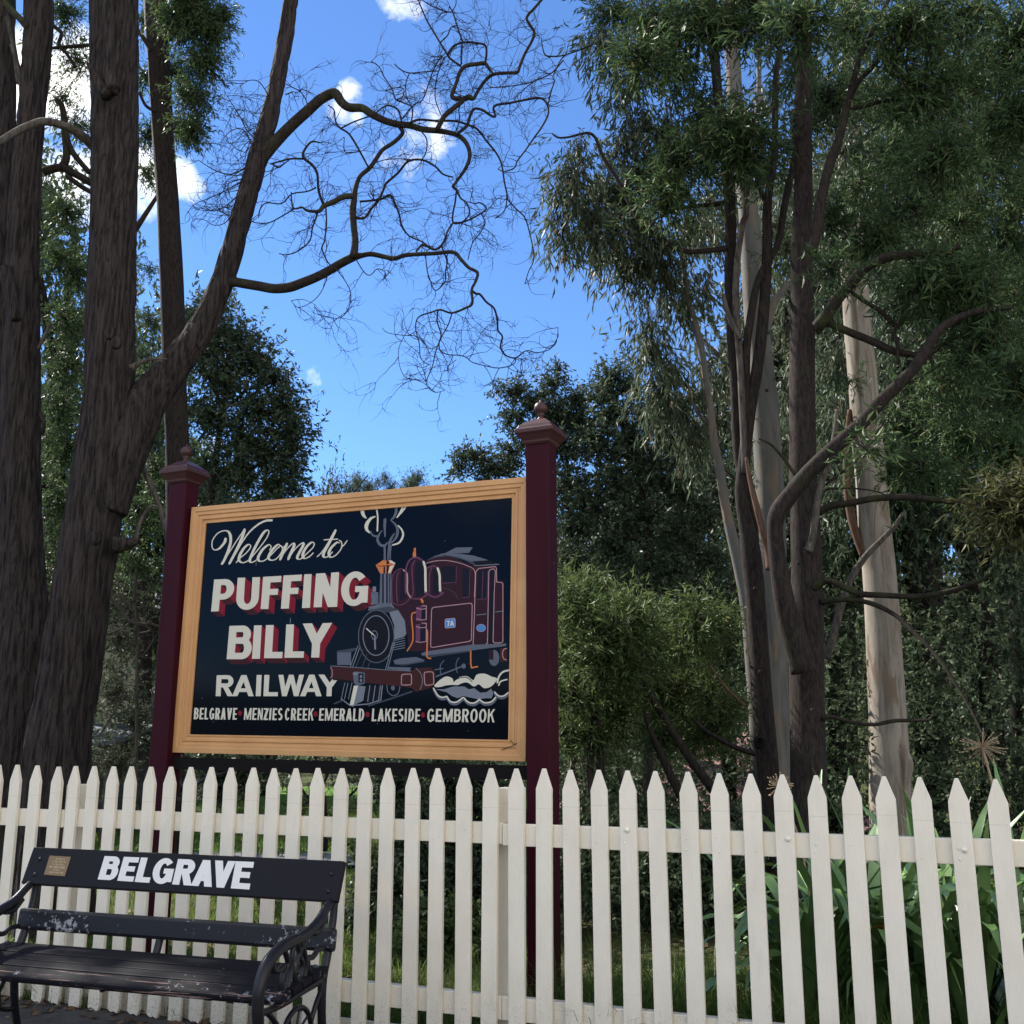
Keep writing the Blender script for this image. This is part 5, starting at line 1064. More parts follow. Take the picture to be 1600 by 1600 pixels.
bushy('dark_tree', 'dark small-leaved tree right behind the right sign post cap', 895, 12.6, 9,
 [cl(*a) for a in [(805, 610, 22, 12.6), (835, 625, 30, 12.6), (862, 600, 20, 12.6), (872, 580, 13, 12.6), (870, 645, 36, 12.6), (900, 625, 26, 12.6), (905, 660, 34, 12.6), (800, 650, 20, 12.6), (835, 680, 30, 12.6), (880, 700, 42, 12.6), (800, 705, 24, 12.6), (790, 730, 20, 12.6), (745, 715, 22, 12.6), (722, 712, 14, 12.6), (718, 735, 14, 12.6), (765, 735, 26, 12.6), (890, 760, 44, 12.6), (900, 820, 44, 12.6), (890, 880, 40, 12.6), (780, 610, 9, 12.6)]], 3000, 8, .056, .022, 'leaf_dark', 33, trunk=[(895, 1300, 12), (897, 1000, 10), (893, 850, 8), (890, 750, 6), (880, 680, 4)], nb=14)

# ---- right: multi-stemmed blackwoods in front of pale gums
YR = 7.4
bw = thing('blackwood_tree', 'tall dark brown straight trunk with crooked side limbs, right of centre', 'tree', foot(1262, YR))
limb('trunk', [(1268, 1560, 76), (1266, 1450, 68), (1264, 1290, 60), (1263, 1200, 56), (1261, 1100, 54), (1260, 1030, 54), (1261, 950, 50), (1260, 860, 47), (1256, 780, 44), (1254, 700, 41), (1253, 600, 39), (1254, 500, 37), (1252, 400, 33), (1255, 300, 29), (1254, 180, 26), (1256, 80, 24), (1258, -40, 22), (1260, -300, 16)], YR, 'bark_smooth', bw, 26, 7, .06, 41)
limb('stem', [(1256, 1050, 40), (1240, 990, 38), (1226, 940, 32), (1216, 880, 27), (1211, 830, 25), (1216, 800, 28), (1236, 772, 26), (1260, 742, 25), (1290, 712, 24), (1325, 680, 22), (1352, 655, 21), (1378, 625, 20), (1400, 605, 19), (1425, 578, 18), (1445, 550, 17), (1460, 525, 15), (1482, 505, 13), (1520, 488, 10), (1580, 480, 8)], YR-.25, 'bark_smooth', bw, 16, 5, .07, 42, dY=-.5)
limb('limb', [(1276, 512, 20), (1292, 492, 19), (1310, 465, 18), (1332, 440, 17), (1352, 418, 16), (1380, 404, 15), (1410, 398, 14), (1450, 396, 12), (1500, 385, 9)], YR-.2, 'bark_mossy', bw, 12, 5, .08, 43, dY=-.5)
limb('limb', [(1280, 505, 10), (1300, 507, 11), (1330, 520, 12), (1360, 532, 12), (1395, 548, 12), (1420, 553, 10), (1450, 555, 8), (1470, 540, 7), (1500, 528, 5), (1540, 522, 3)], YR-.15, 'bark_mossy', bw, 10, 5, .08, 44, dY=-.3)
limb('limb', [(1325, 452, 6), (1350, 470, 7), (1378, 488, 7), (1400, 510, 7), (1412, 495, 5), (1430, 482, 4), (1452, 475, 3)], YR-.35, 'bark_mossy', bw, 7); limb('stub', [(1400, 505, 5), (1397, 520, 6), (1394, 532, 5)], YR-.35, 'bark_mossy', bw, 7); limb('stub', [(1402, 527, 6), (1403, 548, 6), (1403, 568, 5)], YR-.35, 'bark_mossy', bw, 7); limb('stub', [(1452, 555, 7), (1456, 565, 5), (1458, 578, 2)], YR-.4, 'bark_mossy', bw, 6)
limb('limb', [(1280, 800, 14), (1300, 790, 12), (1330, 786, 11), (1365, 779, 11), (1410, 777, 11), (1450, 780, 11), (1490, 784, 10), (1530, 792, 9), (1570, 795, 7)], YR-.1, 'bark_mossy', bw, 10, 5, .08, 45, dY=-.4)
limb('limb', [(1272, 918, 14), (1286, 909, 12), (1300, 908, 10), (1320, 918, 10), (1345, 928, 10), (1380, 930, 9), (1430, 932, 9), (1475, 926, 8), (1510, 916, 8), (1530, 908, 6), (1552, 895, 4)], YR-.1, 'bark_mossy', bw, 10, 5, .08, 46, dY=-.5)
limb('limb', [(1285, 940, 12), (1310, 937, 9), (1340, 938, 8), (1370, 946, 8), (1400, 962, 7), (1425, 985, 7), (1450, 1010, 6), (1475, 1040, 6), (1500, 1080, 5), (1520, 1115, 4), (1535, 1148, 3)], YR-.1, 'bark_mossy', bw, 8, 5, .08, 47, dY=-.9)
limb('limb', [(1284, 1122, 9), (1300, 1120, 7), (1330, 1128, 6), (1365, 1132, 6), (1400, 1126, 6), (1440, 1126, 5), (1455, 1124, 3)], YR-.1, 'bark_mossy', bw, 8, 5, .05, 48)
limb('stub', [(1262, 862, 16), (1270, 840, 12), (1275, 800, 12), (1282, 760, 11), (1294, 725, 10), (1300, 700, 9), (1306, 668, 8), (1308, 640, 7)], YR-.45, 'bark_grey', bw, 10, 5, .1, 49, label='dead broken limb standing upright')
limb('limb', [(1262, 760, 7), (1245, 745, 6), (1225, 718, 5), (1205, 695, 4), (1185, 685, 3)], YR-.1, 'bark_mossy', bw, 6); limb('limb', [(1290, 757, 5), (1320, 735, 5), (1345, 715, 4), (1358, 708, 3)], YR-.2, 'bark_mossy', bw, 6)
limb('limb', [(1290, 764, 4), (1330, 763, 3), (1370, 768, 2.5), (1390, 778, 2)], YR-.2, 'bark_mossy', bw, 5)
limb('stem', [(1268, 395, 18), (1275, 365, 17), (1282, 320, 16), (1290, 280, 15), (1302, 240, 14), (1312, 215, 13), (1322, 170, 12), (1330, 140, 11), (1342, 95, 9), (1362, 50, 8), (1388, 0, 7), (1410, -60, 6)], YR-.3, 'bark_smooth', bw, 10, 4, .06, 50, dY=-.3)
limb('limb', [(1324, 165, 8), (1340, 130, 8), (1360, 108, 8), (1385, 80, 7), (1410, 60, 5)], YR-.45, 'bark_smooth', bw, 8); limb('limb', [(1326, 168, 7), (1350, 166, 7), (1380, 158, 6), (1410, 160, 5), (1450, 165, 4)], YR-.45, 'bark_smooth', bw, 7)
cp = thing('coppiced_tree', 'dark multi-stemmed tree splitting into several upright stems, left of the tall dark trunk', 'tree', foot(1195, YR+.5))
Yc = YR+.5
limb('trunk', [(1216, 1500, 44), (1210, 1400, 40), (1204, 1290, 36), (1200, 1200, 34), (1192, 1100, 32), (1185, 1000, 31), (1180, 930, 31), (1174, 870, 32), (1168, 830, 26), (1160, 790, 20), (1158, 760, 19), (1163, 720, 19), (1167, 680, 19), (1172, 640, 19), (1180, 595, 18), (1188, 540, 18), (1194, 480, 17), (1198, 420, 16), (1199, 370, 15), (1199, 320, 14), (1206, 270, 12), (1211, 230, 11), (1211, 175, 10), (1213, 110, 9), (1222, 60, 8), (1236, 25, 8), (1252, -10, 7), (1270, -60, 6)], Yc, 'bark_smooth', cp, 18, 5, .07, 51)
limb('stem', [(1176, 880, 22), (1173, 800, 20), (1160, 740, 17), (1153, 700, 16), (1148, 600, 15), (1143, 520, 15), (1140, 450, 16), (1141, 400, 17), (1141, 340, 18), (1138, 280, 18), (1136, 240, 17), (1126, 180, 16), (1121, 140, 15), (1116, 60, 14), (1112, -60, 12)], Yc+.1, 'bark_smooth', cp, 14, 4, .07, 52)
limb('stem', [(1164, 740, 10), (1160, 640, 11), (1156, 560, 11), (1151, 500, 11), (1150, 440, 11), (1153, 400, 10), (1160, 350, 10), (1166, 320, 9), (1150, 200, 7)], Yc-.05, 'bark_grey', cp, 9, 4, .08, 53, label='slim split stem'); limb('stub', [(1158, 530, 9), (1146, 510, 9), (1136, 485, 8), (1130, 460, 7)], Yc-.1, 'bark_grey', cp, 8)
limb('stem', [(1163, 680, 13), (1165, 600, 14), (1166, 545, 14), (1172, 500, 13), (1180, 455, 12), (1190, 425, 11), (1205, 400, 11), (1216, 380, 11), (1226, 320, 11), (1234, 285, 11), (1240, 255, 10), (1248, 200, 8)], Yc-.02, 'bark_smooth', cp, 10, 4, .07, 54)
limb('limb', [(1194, 312, 7), (1184, 285, 6), (1177, 255, 6), (1172, 225, 6), (1168, 190, 5)], Yc, 'bark_smooth', cp, 7)
limb('limb', [(1134, 388, 10), (1120, 390, 9), (1098, 392, 9), (1078, 393, 8), (1055, 387, 8), (1035, 375, 8), (1015, 358, 8), (1000, 347, 7.5), (985, 320, 7), (965, 280, 6), (945, 250, 6), (937, 232, 5.5), (930, 215, 5), (920, 208, 4.5), (905, 210, 4), (890, 214, 3.5), (872, 215, 3), (862, 208, 2)], Yc, 'bark_smooth', cp, 9, 4, .07, 55, dY=-.4)
limb('limb', [(1132, 317, 8), (1110, 320, 7), (1085, 322, 6), (1060, 326, 6), (1042, 334, 5), (1025, 342, 5), (1018, 352, 4)], Yc, 'bark_smooth', cp, 7); limb('limb', [(1236, 82, 4), (1215, 75, 5), (1180, 30, 5), (1150, 30, 4), (1110, 10, 4)], Yc-.1, 'bark_smooth', cp, 6)
limb('stem', [(1205, 890, 17), (1200, 860, 13), (1192, 830, 11), (1182, 790, 10), (1172, 750, 8), (1166, 715, 5)], Yc-.3, 'wood_split', cp, 8, 4, .15, 56, label='split orange-brown strip of heartwood')
limb('dead_stick', [(1166, 1104, 5), (1150, 1090, 5), (1135, 1075, 4.5), (1122, 1058, 4), (1110, 1040, 3)], Yc, 'wood_split', cp, 6, label='pale broken stick')
b = MB(); p = at(1186, 1160, Yc-.17); b.lathe((0, 0, 0), [(.05, 0), (.045, .03), (.03, .035), (.02, .01)], 12); b.v = [(p.x+v[0]*.8, p.y-v[2], p.z+v[1]) for v in b.v]; b.build('knot', 'hole', cp, smooth=True)
for x, y, yy in ((1180, 920, Yc-.16), (1188, 1050, Yc-.16), (1270, 1110, YR-.26), (1248, 880, YR-.22), (1198, 610, Yc-.1)):
    b = MB(); p = at(x, y, yy); b.lathe((0, 0, 0), [(.016, 0), (.012, .008), (.004, .004)], 9); b.v = [(p.x+v[0], p.y-v[2], p.z+v[1]) for v in b.v]; b.build('knot', 'bark_smooth', cp if yy > 7.5 else bw, smooth=True)
right_cl = [(960, 20, 55), (1030, 40, 60), (1100, 30, 60), (1180, 20, 55), (1250, 40, 60), (1330, 30, 70), (1420, 40, 80), (1510, 30, 80), (1590, 60, 80), (1000, 90, 42), (1060, 110, 45), (1100, 180, 45), (1140, 200, 50), (1165, 235, 50), (1105, 225, 45),
 (1065, 250, 45), (1020, 270, 45), (975, 300, 48), (1040, 310, 40), (1240, 120, 45), (1300, 150, 55), (1370, 150, 60), (1440, 140, 70), (1520, 130, 70), (1595, 170, 70), (1250, 210, 38), (1400, 230, 60), (1470, 240, 60), (1545, 250, 65), (1600, 300, 60), (1350, 290, 50), (1420, 320, 60),
 (1500, 340, 60), (1570, 370, 60), (1300, 350, 34), (1230, 390, 28), (1370, 380, 45), (1300, 420, 26), (1450, 440, 60), (1520, 450, 60), (1590, 470, 60), (1540, 540, 60), (1600, 590, 60), (1480, 590, 50), (1420, 650, 50), (1500, 680, 60), (1580, 700, 60), (1430, 730, 45), (1350, 700, 20), (1520, 760, 50), (1240, 560, 16), (1320, 590, 16), (1205, 260, 25)]
crown(bw, [cl(x, y, r, R_.choice((R_.uniform(7.9, 10.5), R_.uniform(7.9, 10.5), R_.uniform(6.4, 7.0)))) for x, y, r in right_cl if x > 1185], 5600, 8, .088, .0145, 'leaf_wattle', 61, .25, curve=.08)
crown(cp, [cl(x, y, r, R_.choice((R_.uniform(8.4, 10), R_.uniform(7.0, 7.7)))) for x, y, r in right_cl if x <= 1185], 2400, 8, .088, .0145, 'leaf_wattle', 62, .25, curve=.08)

# ---- pale gums
G1 = thing('white_gum', 'pale cream smooth-barked gum trunk at the right, the thickest and palest trunk', 'tree', foot(1390, 12))
limb('trunk', [(1396, 1400, 74), (1394, 1330, 68), (1391, 1250, 63), (1389, 1180, 60), (1386, 1100, 57), (1380, 1000, 54), (1374, 900, 51), (1366, 820, 49), (1360, 740, 47), (1354, 680, 46), (1348, 600, 44), (1341, 520, 42), (1336, 450, 40), (1330, 380, 36), (1326, 250, 32), (1330, 50, 28), (1335, -300, 20)], 12, 'gum_cream', G1, 24, 7, .07, 71)
limb('burl', [(1405, 1170, 20), (1414, 1192, 24), (1413, 1215, 20), (1408, 1240, 10)], 11.85, 'gum_cream', G1, 12); limb('stem', [(1352, 870, 16), (1336, 830, 14), (1327, 790, 13), (1323, 740, 12), (1324, 690, 10), (1327, 640, 6)], 12.0, 'wood_split', G1, 9, 4, .1, 72, label='reddish dead stem on the left side')
limb('limb', [(1292, 1030, 12), (1303, 990, 13), (1316, 940, 12), (1330, 905, 11), (1352, 870, 10), (1378, 843, 9), (1398, 822, 7), (1410, 802, 4)], 11.0, 'bark_grey', G1, 9, 5, .1, 73)
G2 = thing('grey_gum', 'pale grey smooth gum trunk seen between the dark stems', 'tree', foot(1208, 10.6))
limb('trunk', [(1212, 1400, 60), (1211, 1290, 54), (1209, 1200, 51), (1207, 1100, 49), (1206, 1000, 47), (1206, 900, 46), (1204, 800, 45), (1200, 720, 43), (1196, 640, 41), (1188, 560, 38), (1180, 480, 36), (1175, 400, 34), (1168, 320, 30), (1160, 260, 27), (1150, 180, 25), (1145, 100, 24), (1140, 0, 22), (1135, -300, 16)], 10.6, 'gum_grey', G2, 24, 7, .06, 74)
limb('limb', [(1196, 520, 14), (1205, 485, 13), (1215, 465, 11), (1230, 445, 9), (1250, 430, 7)], 10.5, 'gum_grey', G2, 9); limb('limb', [(1170, 220, 9), (1182, 180, 9), (1186, 130, 8), (1185, 80, 7)], 10.6, 'gum_grey', G2, 9)
G3 = thing('leaning_gum', 'slender pale leaning gum left of the multi-stemmed tree, with drooping leaves', 'tree', foot(1185, 9.6))
limb('trunk', [(1190, 1290, 30), (1185, 1150, 27), (1178, 1050, 25), (1168, 950, 22), (1154, 880, 19), (1142, 830, 17), (1132, 780, 15), (1124, 730, 14), (1116, 690, 13), (1110, 640, 12), (1104, 600, 11.5), (1098, 560, 11), (1090, 520, 10.5), (1082, 490, 9.5), (1074, 465, 9), (1070, 430, 8), (1066, 395, 7), (1070, 350, 6), (1078, 310, 5), (1060, 270, 4), (1045, 150, 3)], 9.6, 'gum_grey', G3, 12, 5, .05, 75)
limb('limb', [(1077, 470, 6), (1066, 458, 6), (1055, 446, 5), (1042, 440, 4), (1030, 420, 3)], 9.6, 'gum_grey', G3, 7); limb('limb', [(1110, 665, 6), (1095, 650, 5), (1082, 630, 4), (1075, 600, 3)], 9.6, 'bark_grey', G3, 6); limb('limb', [(1066, 395, 5), (1055, 350, 4), (1060, 310, 3), (1052, 260, 3), (1040, 160, 3)], 9.6, 'bark_grey', G3, 6)
gum_cl = [cl(*a) for a in [(880, 305, 26, 9), (868, 340, 16, 9), (895, 270, 28, 9), (905, 230, 22, 9), (925, 330, 30, 9), (940, 290, 26, 9.4), (930, 365, 20, 9), (880, 365, 12, 9), (960, 390, 26, 9.6), (1000, 410, 30, 9.6), (1040, 420, 30, 9.6), (1075, 440, 22, 9.8), (1060, 470, 22, 9.8), (1010, 500, 22, 9.6), (1020, 540, 28, 9.6), (1045, 570, 28, 9.8), (1030, 610, 26, 9.8, 250), (1060, 630, 30, 10, 300), (1100, 560, 14, 9.8), (1130, 590, 22, 10, 220), (1085, 680, 30, 10, 260), (1120, 650, 26, 10, 240),
 (950, 60, 20, 8.6), (925, 55, 14, 8.6), (945, 95, 14, 8.6), (985, 130, 28, 9), (1000, 190, 28, 9), (1040, 190, 28, 9), (1080, 350, 28, 9.6), (1110, 300, 24, 10), (1180, 400, 22, 11), (1200, 340, 24, 11.5), (1225, 280, 26, 11.5), (1190, 150, 24, 11), (975, 215, 22, 9), (1100, 440, 14, 9.6), (1000, 340, 36, 9.4), (1030, 370, 36, 9.4), (960, 340, 30, 9.2), (1225, 450, 20, 12), (1230, 520, 22, 12), (1225, 610, 24, 12), (1225, 700, 24, 12), (1310, 540, 24, 12.5), (1310, 640, 24, 12.5)]]
crown(G3, gum_cl, 1900, 8, .125, .020, 'leaf_gum', 63, .95, curve=.05, tl=.3)
crown(G1, [cl(*a) for a in [(1290, 470, 30, 12.5), (1400, 470, 50, 13), (1300, 560, 40, 13), (1420, 560, 60, 13), (1300, 680, 40, 13), (1350, 330, 60, 12.5), (1450, 380, 60, 13), (1500, 480, 70, 13), (1570, 560, 80, 13), (1500, 620, 70, 13), (1400, 640, 40, 13.5), (1310, 780, 50, 13.5), (1480, 250, 80, 13), (1570, 200, 80, 13), (1400, 150, 70, 13), (1580, 380, 70, 13), (1290, 300, 50, 12.5), (1280, 150, 50, 12.5), (1330, 60, 40, 11.2), (1328, 140, 40, 11.2), (1326, 230, 40, 11.2), (1330, 310, 36, 11.2), (1335, 390, 26, 11.2)]], 4000, 8, .12, .026, 'leaf_dark', 64, .6)

# ---- wattle thicket with bright leaves, right of the sign post, and its crooked stems
wat = thing('wattle_bush', 'bright green narrow-leaved wattle bush between the right sign post and the dark stems', 'bush', foot(1000, 8.6))
for pts in ([(1150, 1280, 20), (1120, 1240, 17), (1085, 1195, 14), (1055, 1150, 12), (1035, 1115, 11), (1015, 1085, 10), (1000, 1055, 10), (992, 1035, 11), (985, 1010, 7)], [(1075, 1260, 18), (1052, 1220, 14), (1038, 1190, 12), (1020, 1150, 9), (1005, 1110, 7)], [(1180, 1178, 9), (1150, 1168, 8), (1125, 1155, 7), (1100, 1140, 6), (1080, 1120, 4)], [(925, 1300, 12), (922, 1200, 11), (924, 1100, 9), (920, 1040, 6)], [(940, 1300, 14), (938, 1180, 12), (932, 1110, 9)], [(990, 1280, 8), (975, 1240, 6), (965, 1200, 5)]):
    limb('stem', pts, 8.3, 'bark_smooth', wat, 8, 4, .06)
wc = [(885, 925, 34), (915, 920, 34), (950, 945, 36), (900, 970, 42), (945, 990, 44), (995, 950, 36), (1035, 945, 32), (1080, 950, 36), (1115, 965, 30), (1000, 1005, 44), (1060, 1000, 44), (1105, 1005, 32), (900, 1030, 40), (950, 1050, 44), (1010, 1060, 44), (1060, 1060, 42), (1105, 1070, 30), (900, 1095, 36), (960, 1110, 38), (1030, 1115, 34), (1080, 1120, 34), (1120, 1150, 26), (1040, 1165, 26), (890, 1150, 26), (1130, 1100, 22), (930, 1150, 22)]
crown(wat, [cl(x+R_.uniform(-12, 12), y+R_.uniform(-16, 20)+(10 if y < 960 else 0), r*R_.uniform(.55, 1.2), R_.uniform(8.0, 10.2)) for x, y, r in wc], 3900, 8, .082, .013, 'leaf_bright', 65, .15, curve=.06)
ol = thing('wattle_bush', 'small olive-yellow wattle spray at the right edge of the frame', 'bush', foot(1600, 6.3))
limb('stem', [(1640, 1300, 12), (1625, 1050, 10), (1610, 900, 7), (1595, 800, 4)], 6.3, 'bark_mossy', ol, 7)
crown(ol, [cl(*a) for a in [(1570, 790, 26, 6.3), (1595, 765, 26, 6.3), (1545, 795, 15, 6.3), (1600, 810, 24, 6.3), (1620, 780, 30, 6.3)]], 420, 8, .085, .012, 'leaf_olive', 66, .3, curve=.08)

# ---- shrubs seen under the sign and through the fence
def shrub(name, label, boxes, nsp, per, L, W, m, seed, x, Y, cat='bush', stems=(), droop=.1):
    t = thing(name, label, cat, foot(x, Y))
    b = MB()
    for s in stems: limb_mb(b, s, Y, 6, 4, .03)
    if b.n: b.build('stems', 'bark_mossy', t, smooth=True)
    if nsp: crown(t, [cl(*a) for a in boxes], nsp, per, L, W, m, seed, droop)
    return t
shrub('dense_shrub', 'dense dark small-leaved shrub under the right half of the sign', [(700, 1215, 50, 8.4), (620, 1230, 34, 8.6), (760, 1230, 50, 8.4), (800, 1300, 40, 8.4), (660, 1290, 50, 8.4), (730, 1310, 55, 8.4), (600, 1330, 40, 8.4), (650, 1380, 55, 8.2), (740, 1400, 60, 8.2), (590, 1420, 45, 8.2), (680, 1460, 60, 8), (770, 1470, 50, 8), (600, 1490, 45, 8), (560, 1450, 26, 8)], 4600, 8, .05, .022, 'leaf_dark', 67, 690, 8.4, stems=[[(770, 1500, 6), (766, 1400, 5), (762, 1260, 4)], [(745, 1480, 4), (738, 1380, 4), (760, 1330, 3)]])
shrub('low_shrub', 'light green low shrub in the fence gaps below the sign', [(660, 1440, 22, 6.9), (690, 1470, 22, 6.9), (720, 1430, 18, 6.9), (760, 1480, 20, 6.9), (640, 1500, 20, 6.9), (575, 1330, 12, 7.6)], 260, 7, .055, .03, 'leaf_bright', 68, 690, 6.9)
bs = [[(508, 1330, 9), (508, 1270, 8), (502, 1225, 7), (496, 1200, 5), (490, 1165, 4)], [(508, 1290, 6), (530, 1262, 5), (550, 1240, 4), (590, 1200, 3), (610, 1185, 2)], [(508, 1270, 5), (480, 1245, 5), (470, 1230, 4), (450, 1205, 3), (425, 1185, 2)], [(503, 1230, 4), (514, 1205, 4), (520, 1170, 3)], [(485, 1250, 4), (465, 1262, 3), (440, 1255, 2)], [(530, 1262, 3), (560, 1262, 2), (580, 1250, 1.5)]]
bare = thing('bare_shrub', 'sparse bare-branched shrub against the bright lawn under the sign', 'bush', foot(508, 8.2)); b = MB(); g_ = random.Random(9)
for s in bs:
    C = limb_mb(b, s, 8.2, 6, 4)
    for p in C[2::2]:
        a = g_.uniform(.2, 2.9); twig(b, p, Vector((math.cos(a), g_.uniform(-.3, .3), math.sin(a))), g_.uniform(.15, .35), .003, 2, g_, view)
b.build('branches', 'bark_twig', bare); crown(bare, [cl(*a) for a in [(500, 1190, 40, 8.2), (430, 1200, 40, 8.2), (560, 1200, 40, 8.2), (470, 1280, 50, 8.2), (540, 1290, 40, 8.2)]], 220, 6, .03, .014, 'leaf_far', 69, .1)
shrub('side_shrub', 'dark leafy shrub between the left sign post and the bright lawn', [(330, 1195, 30, 9.2), (380, 1200, 26, 9.2), (340, 1230, 22, 9.2), (395, 1215, 20, 9.2)], 520, 8, .05, .024, 'leaf_dark', 70, 345, 9.2, stems=[[(355, 1420, 9), (350, 1250, 8), (352, 1190, 6)]])
tan = shrub('dry_thicket', 'tangle of thin grey dead branches between the big tree and the left post', [(200, 930, 45, 11.5), (190, 1000, 40, 11.5), (180, 1080, 50, 11.5), (210, 1130, 46, 11.5), (180, 1190, 50, 11.5), (90, 1180, 26, 11.5)], 1100, 7, .05, .012, 'leaf_far', 71, 190, 11.5)
b = MB(); g_ = random.Random(19)
for s in ([(212, 1250, 6), (214, 1000, 5), (210, 940, 7), (213, 880, 4)], [(170, 932, 6), (185, 945, 7), (200, 968, 7), (222, 975, 6), (240, 976, 5), (265, 985, 3)], [(205, 972, 4), (190, 982, 3), (165, 992, 2)], [(225, 975, 4), (235, 985, 4), (215, 990, 2)], [(170, 925, 3), (190, 935, 4), (208, 955, 4)], [(240, 1000, 4), (230, 1015, 3), (222, 1025, 2)], [(155, 1150, 3), (180, 1110, 3), (200, 1080, 2)]):
    C = limb_mb(b, s, 10.8, 6, 4)
    for p in C[1::2]: a = g_.uniform(0, 6.28); twig(b, p, Vector((math.cos(a), 0, math.sin(a))), g_.uniform(.3, .6), .004, 2, g_, view)
b.build('dead_branches', 'bark_grey', tan)

# ---- background forest: individual trees, shared crowns
def unit_crown(seed, n, lw, m):
    g_ = random.Random(seed); c = []
    for _ in range(16):
        a, z = g_.uniform(0, 6.28), g_.uniform(-.75, .85); r = math.sqrt(max(0, 1-z*z))*g_.uniform(.25, .75)
        c.append((Vector((math.cos(a)*r, math.sin(a)*r, z*.8)), (.34, .34, .26), 1))
    V, Ft, _ = leaves(c, n, 7, lw[0], lw[1], seed, .2)
    o = npmesh('crown', V, Ft, m); me = o.data; bpy.data.objects.remove(o); return me
UC = [unit_crown(100+i, 2300, (.05, .017), m) for i, m in enumerate(('leaf_dark', 'leaf_far', 'leaf_dark', 'leaf_far'))]
bt = MB(); bt.tube([(0, 0, 0), (.02, 0, .3), (-.01, .01, .6), (.0, 0, .86)], [.022, .017, .013, .005], 8)
for a, z in ((.3, .4), (1.9, .5), (3.4, .45), (4.8, .58), (5.7, .65)): bt.tube([(0, 0, z), (math.cos(a)*.1, math.sin(a)*.1, z+.13), (math.cos(a)*.2, math.sin(a)*.2, z+.22)], [.009, .006, .002], 5)
o = bt.build('trunk', 'bark_smooth', smooth=True); BT = o.data; bpy.data.objects.remove(o)
def far_tree(x, Y, H, rr, k, label, name='forest_tree', low=.5, cat='tree', group='trees of the dark forest backdrop', px=True):
    X = at(x, 1164, Y).x if px else x; base = Vector((X, Y, gz(X, Y)-.1)); t = thing(name, label, cat, base, group)
    a = link('trunk', BT, t); a.scale = (H, H, H); a.data.name = 'trunk'
    c = link('crown', UC[k % 4], t); ch = H*(1-low)/2; c.scale = (rr, rr, ch); c.location = (0, 0, H-ch*.93); c.rotation_euler = (0, 0, k*1.3)
    return t
FT = [(40, 17, 12, 2.6, 'dark tree behind the trunks at the far left edge'), (120, 21, 11, 3, 'dark tree glimpsed between the two big left trunks'), (205, 19, 8.2, 2.4, 'dark tree seen between the forked tree and the left sign post'), (300, 24, 7.6, 3, 'low dark tree behind the left sign post'),
 (420, 26, 7.2, 3, 'dark tree whose top shows just above the sign near its left corner'), (850, 22, 6.6, 2.6, 'dark tree low behind the right sign post'), (940, 18, 7.0, 2.4, 'dark tree behind the bright wattle bush, left part'), (1040, 20, 7.4, 2.8, 'dark tree behind the bright wattle bush, right part'),
 (1130, 17, 6.6, 2.2, 'dark tree behind the slender leaning gum'), (1230, 19, 13, 2.6, 'dark tall tree behind the grey gum'), (1300, 16, 8.5, 1.9, 'dark tree between the tall dark trunk and the white gum'), (1310, 23, 16, 3.4, 'tall dark tree far behind the white gum'),
 (1440, 16, 10, 2.4, 'dark tree directly right of the white gum'), (1450, 22, 17, 3.6, 'tall dark tree behind the crooked right limbs'), (1540, 15, 9, 2.3, 'dark tree behind the right limbs near the frame edge'), (1600, 19, 16, 3.2, 'tall dark tree at the right edge'), (1680, 14, 12, 2.6, 'dark tree just outside the right edge'), (1380, 27, 19, 4, 'tallest dark tree deep in the forest at right')]
for i, (x, Y, H, rr, lab) in enumerate(FT): far_tree(x, Y, H, rr, i, lab, low=.28 if H > 11 else .2)
SK = [(515, 70, 700, 2.9, 'dense dark conical tree on the skyline above the sign', .12), (562, 74, 712, 1.7, 'thin gum on the skyline right of the conical tree', .62), (597, 72, 730, 1.3, 'smallest skyline gum above the sign, beside the taller thin gum', .7), (662, 78, 725, 2.4, 'flat-topped gum on the skyline above the middle of the sign', .65), (635, 84, 740, 2.2, 'low rounded tree on the skyline above the sign', .5),
 (765, 60, 718, 2.0, 'rounded tree on the skyline near the right post', .4), (1125, 80, 650, 4, 'pale far tree on the hillside behind the leaning gum', .4), (1090, 75, 690, 4, 'far hillside tree behind the dark thin-topped tree', .4), (545, 66, 742, 2.4, 'low tree in front of the conical skyline tree', .4)]
for i, (x, Y, yt, rr, lab, lo) in enumerate(SK):
    q = at(x, yt, Y); far_tree(q.x, Y, q.z-gz(q.x, Y), rr, i+1, lab, 'skyline_tree', lo, group='trees on the skyline above the sign', px=False)
# understorey and hillside: masses nobody could count
def mass(name, pts, nsp, per, L, W, m, seed, label=None):
    V, Ft, _ = leaves(pts, nsp, per, L, W, seed, .1, skin=.5); return npmesh(name, V, Ft, m, None, 'stuff')
g_ = random.Random(77)
ms = []
for k in range(70):
    x = g_.uniform(860, 1700); Y = g_.uniform(12.5, 17); z = g_.uniform(.1, 3.4 if x > 1250 else 2.2); X = at(x, 1164, Y).x
    ms.append((Vector((X, Y, z)), (1.1, .8, .9), 1))
mass('undergrowth', ms, 7600, 8, .085, .036, 'leaf_ivy', 81)
ms = []
for k in range(34):
    x = g_.uniform(885, 1215); Y = g_.uniform(7.4, 9.4); X = at(x, 1164, Y).x; ms.append((Vector((X, Y, g_.uniform(.15, .75))), (.42, .4, .32), 1))
mass('undergrowth', ms, 3600, 8, .055, .024, 'leaf_ivy', 85)
ms = []
for k in range(26): X = g_.uniform(-14, -5.2); Y = g_.uniform(13.8, 22); ms.append((Vector((X, Y, g_.uniform(.2, 2.6))), (1.2, 1, 1), 1))
mass('undergrowth', ms, 1900, 8, .11, .04, 'leaf_dark', 82)
ms = []
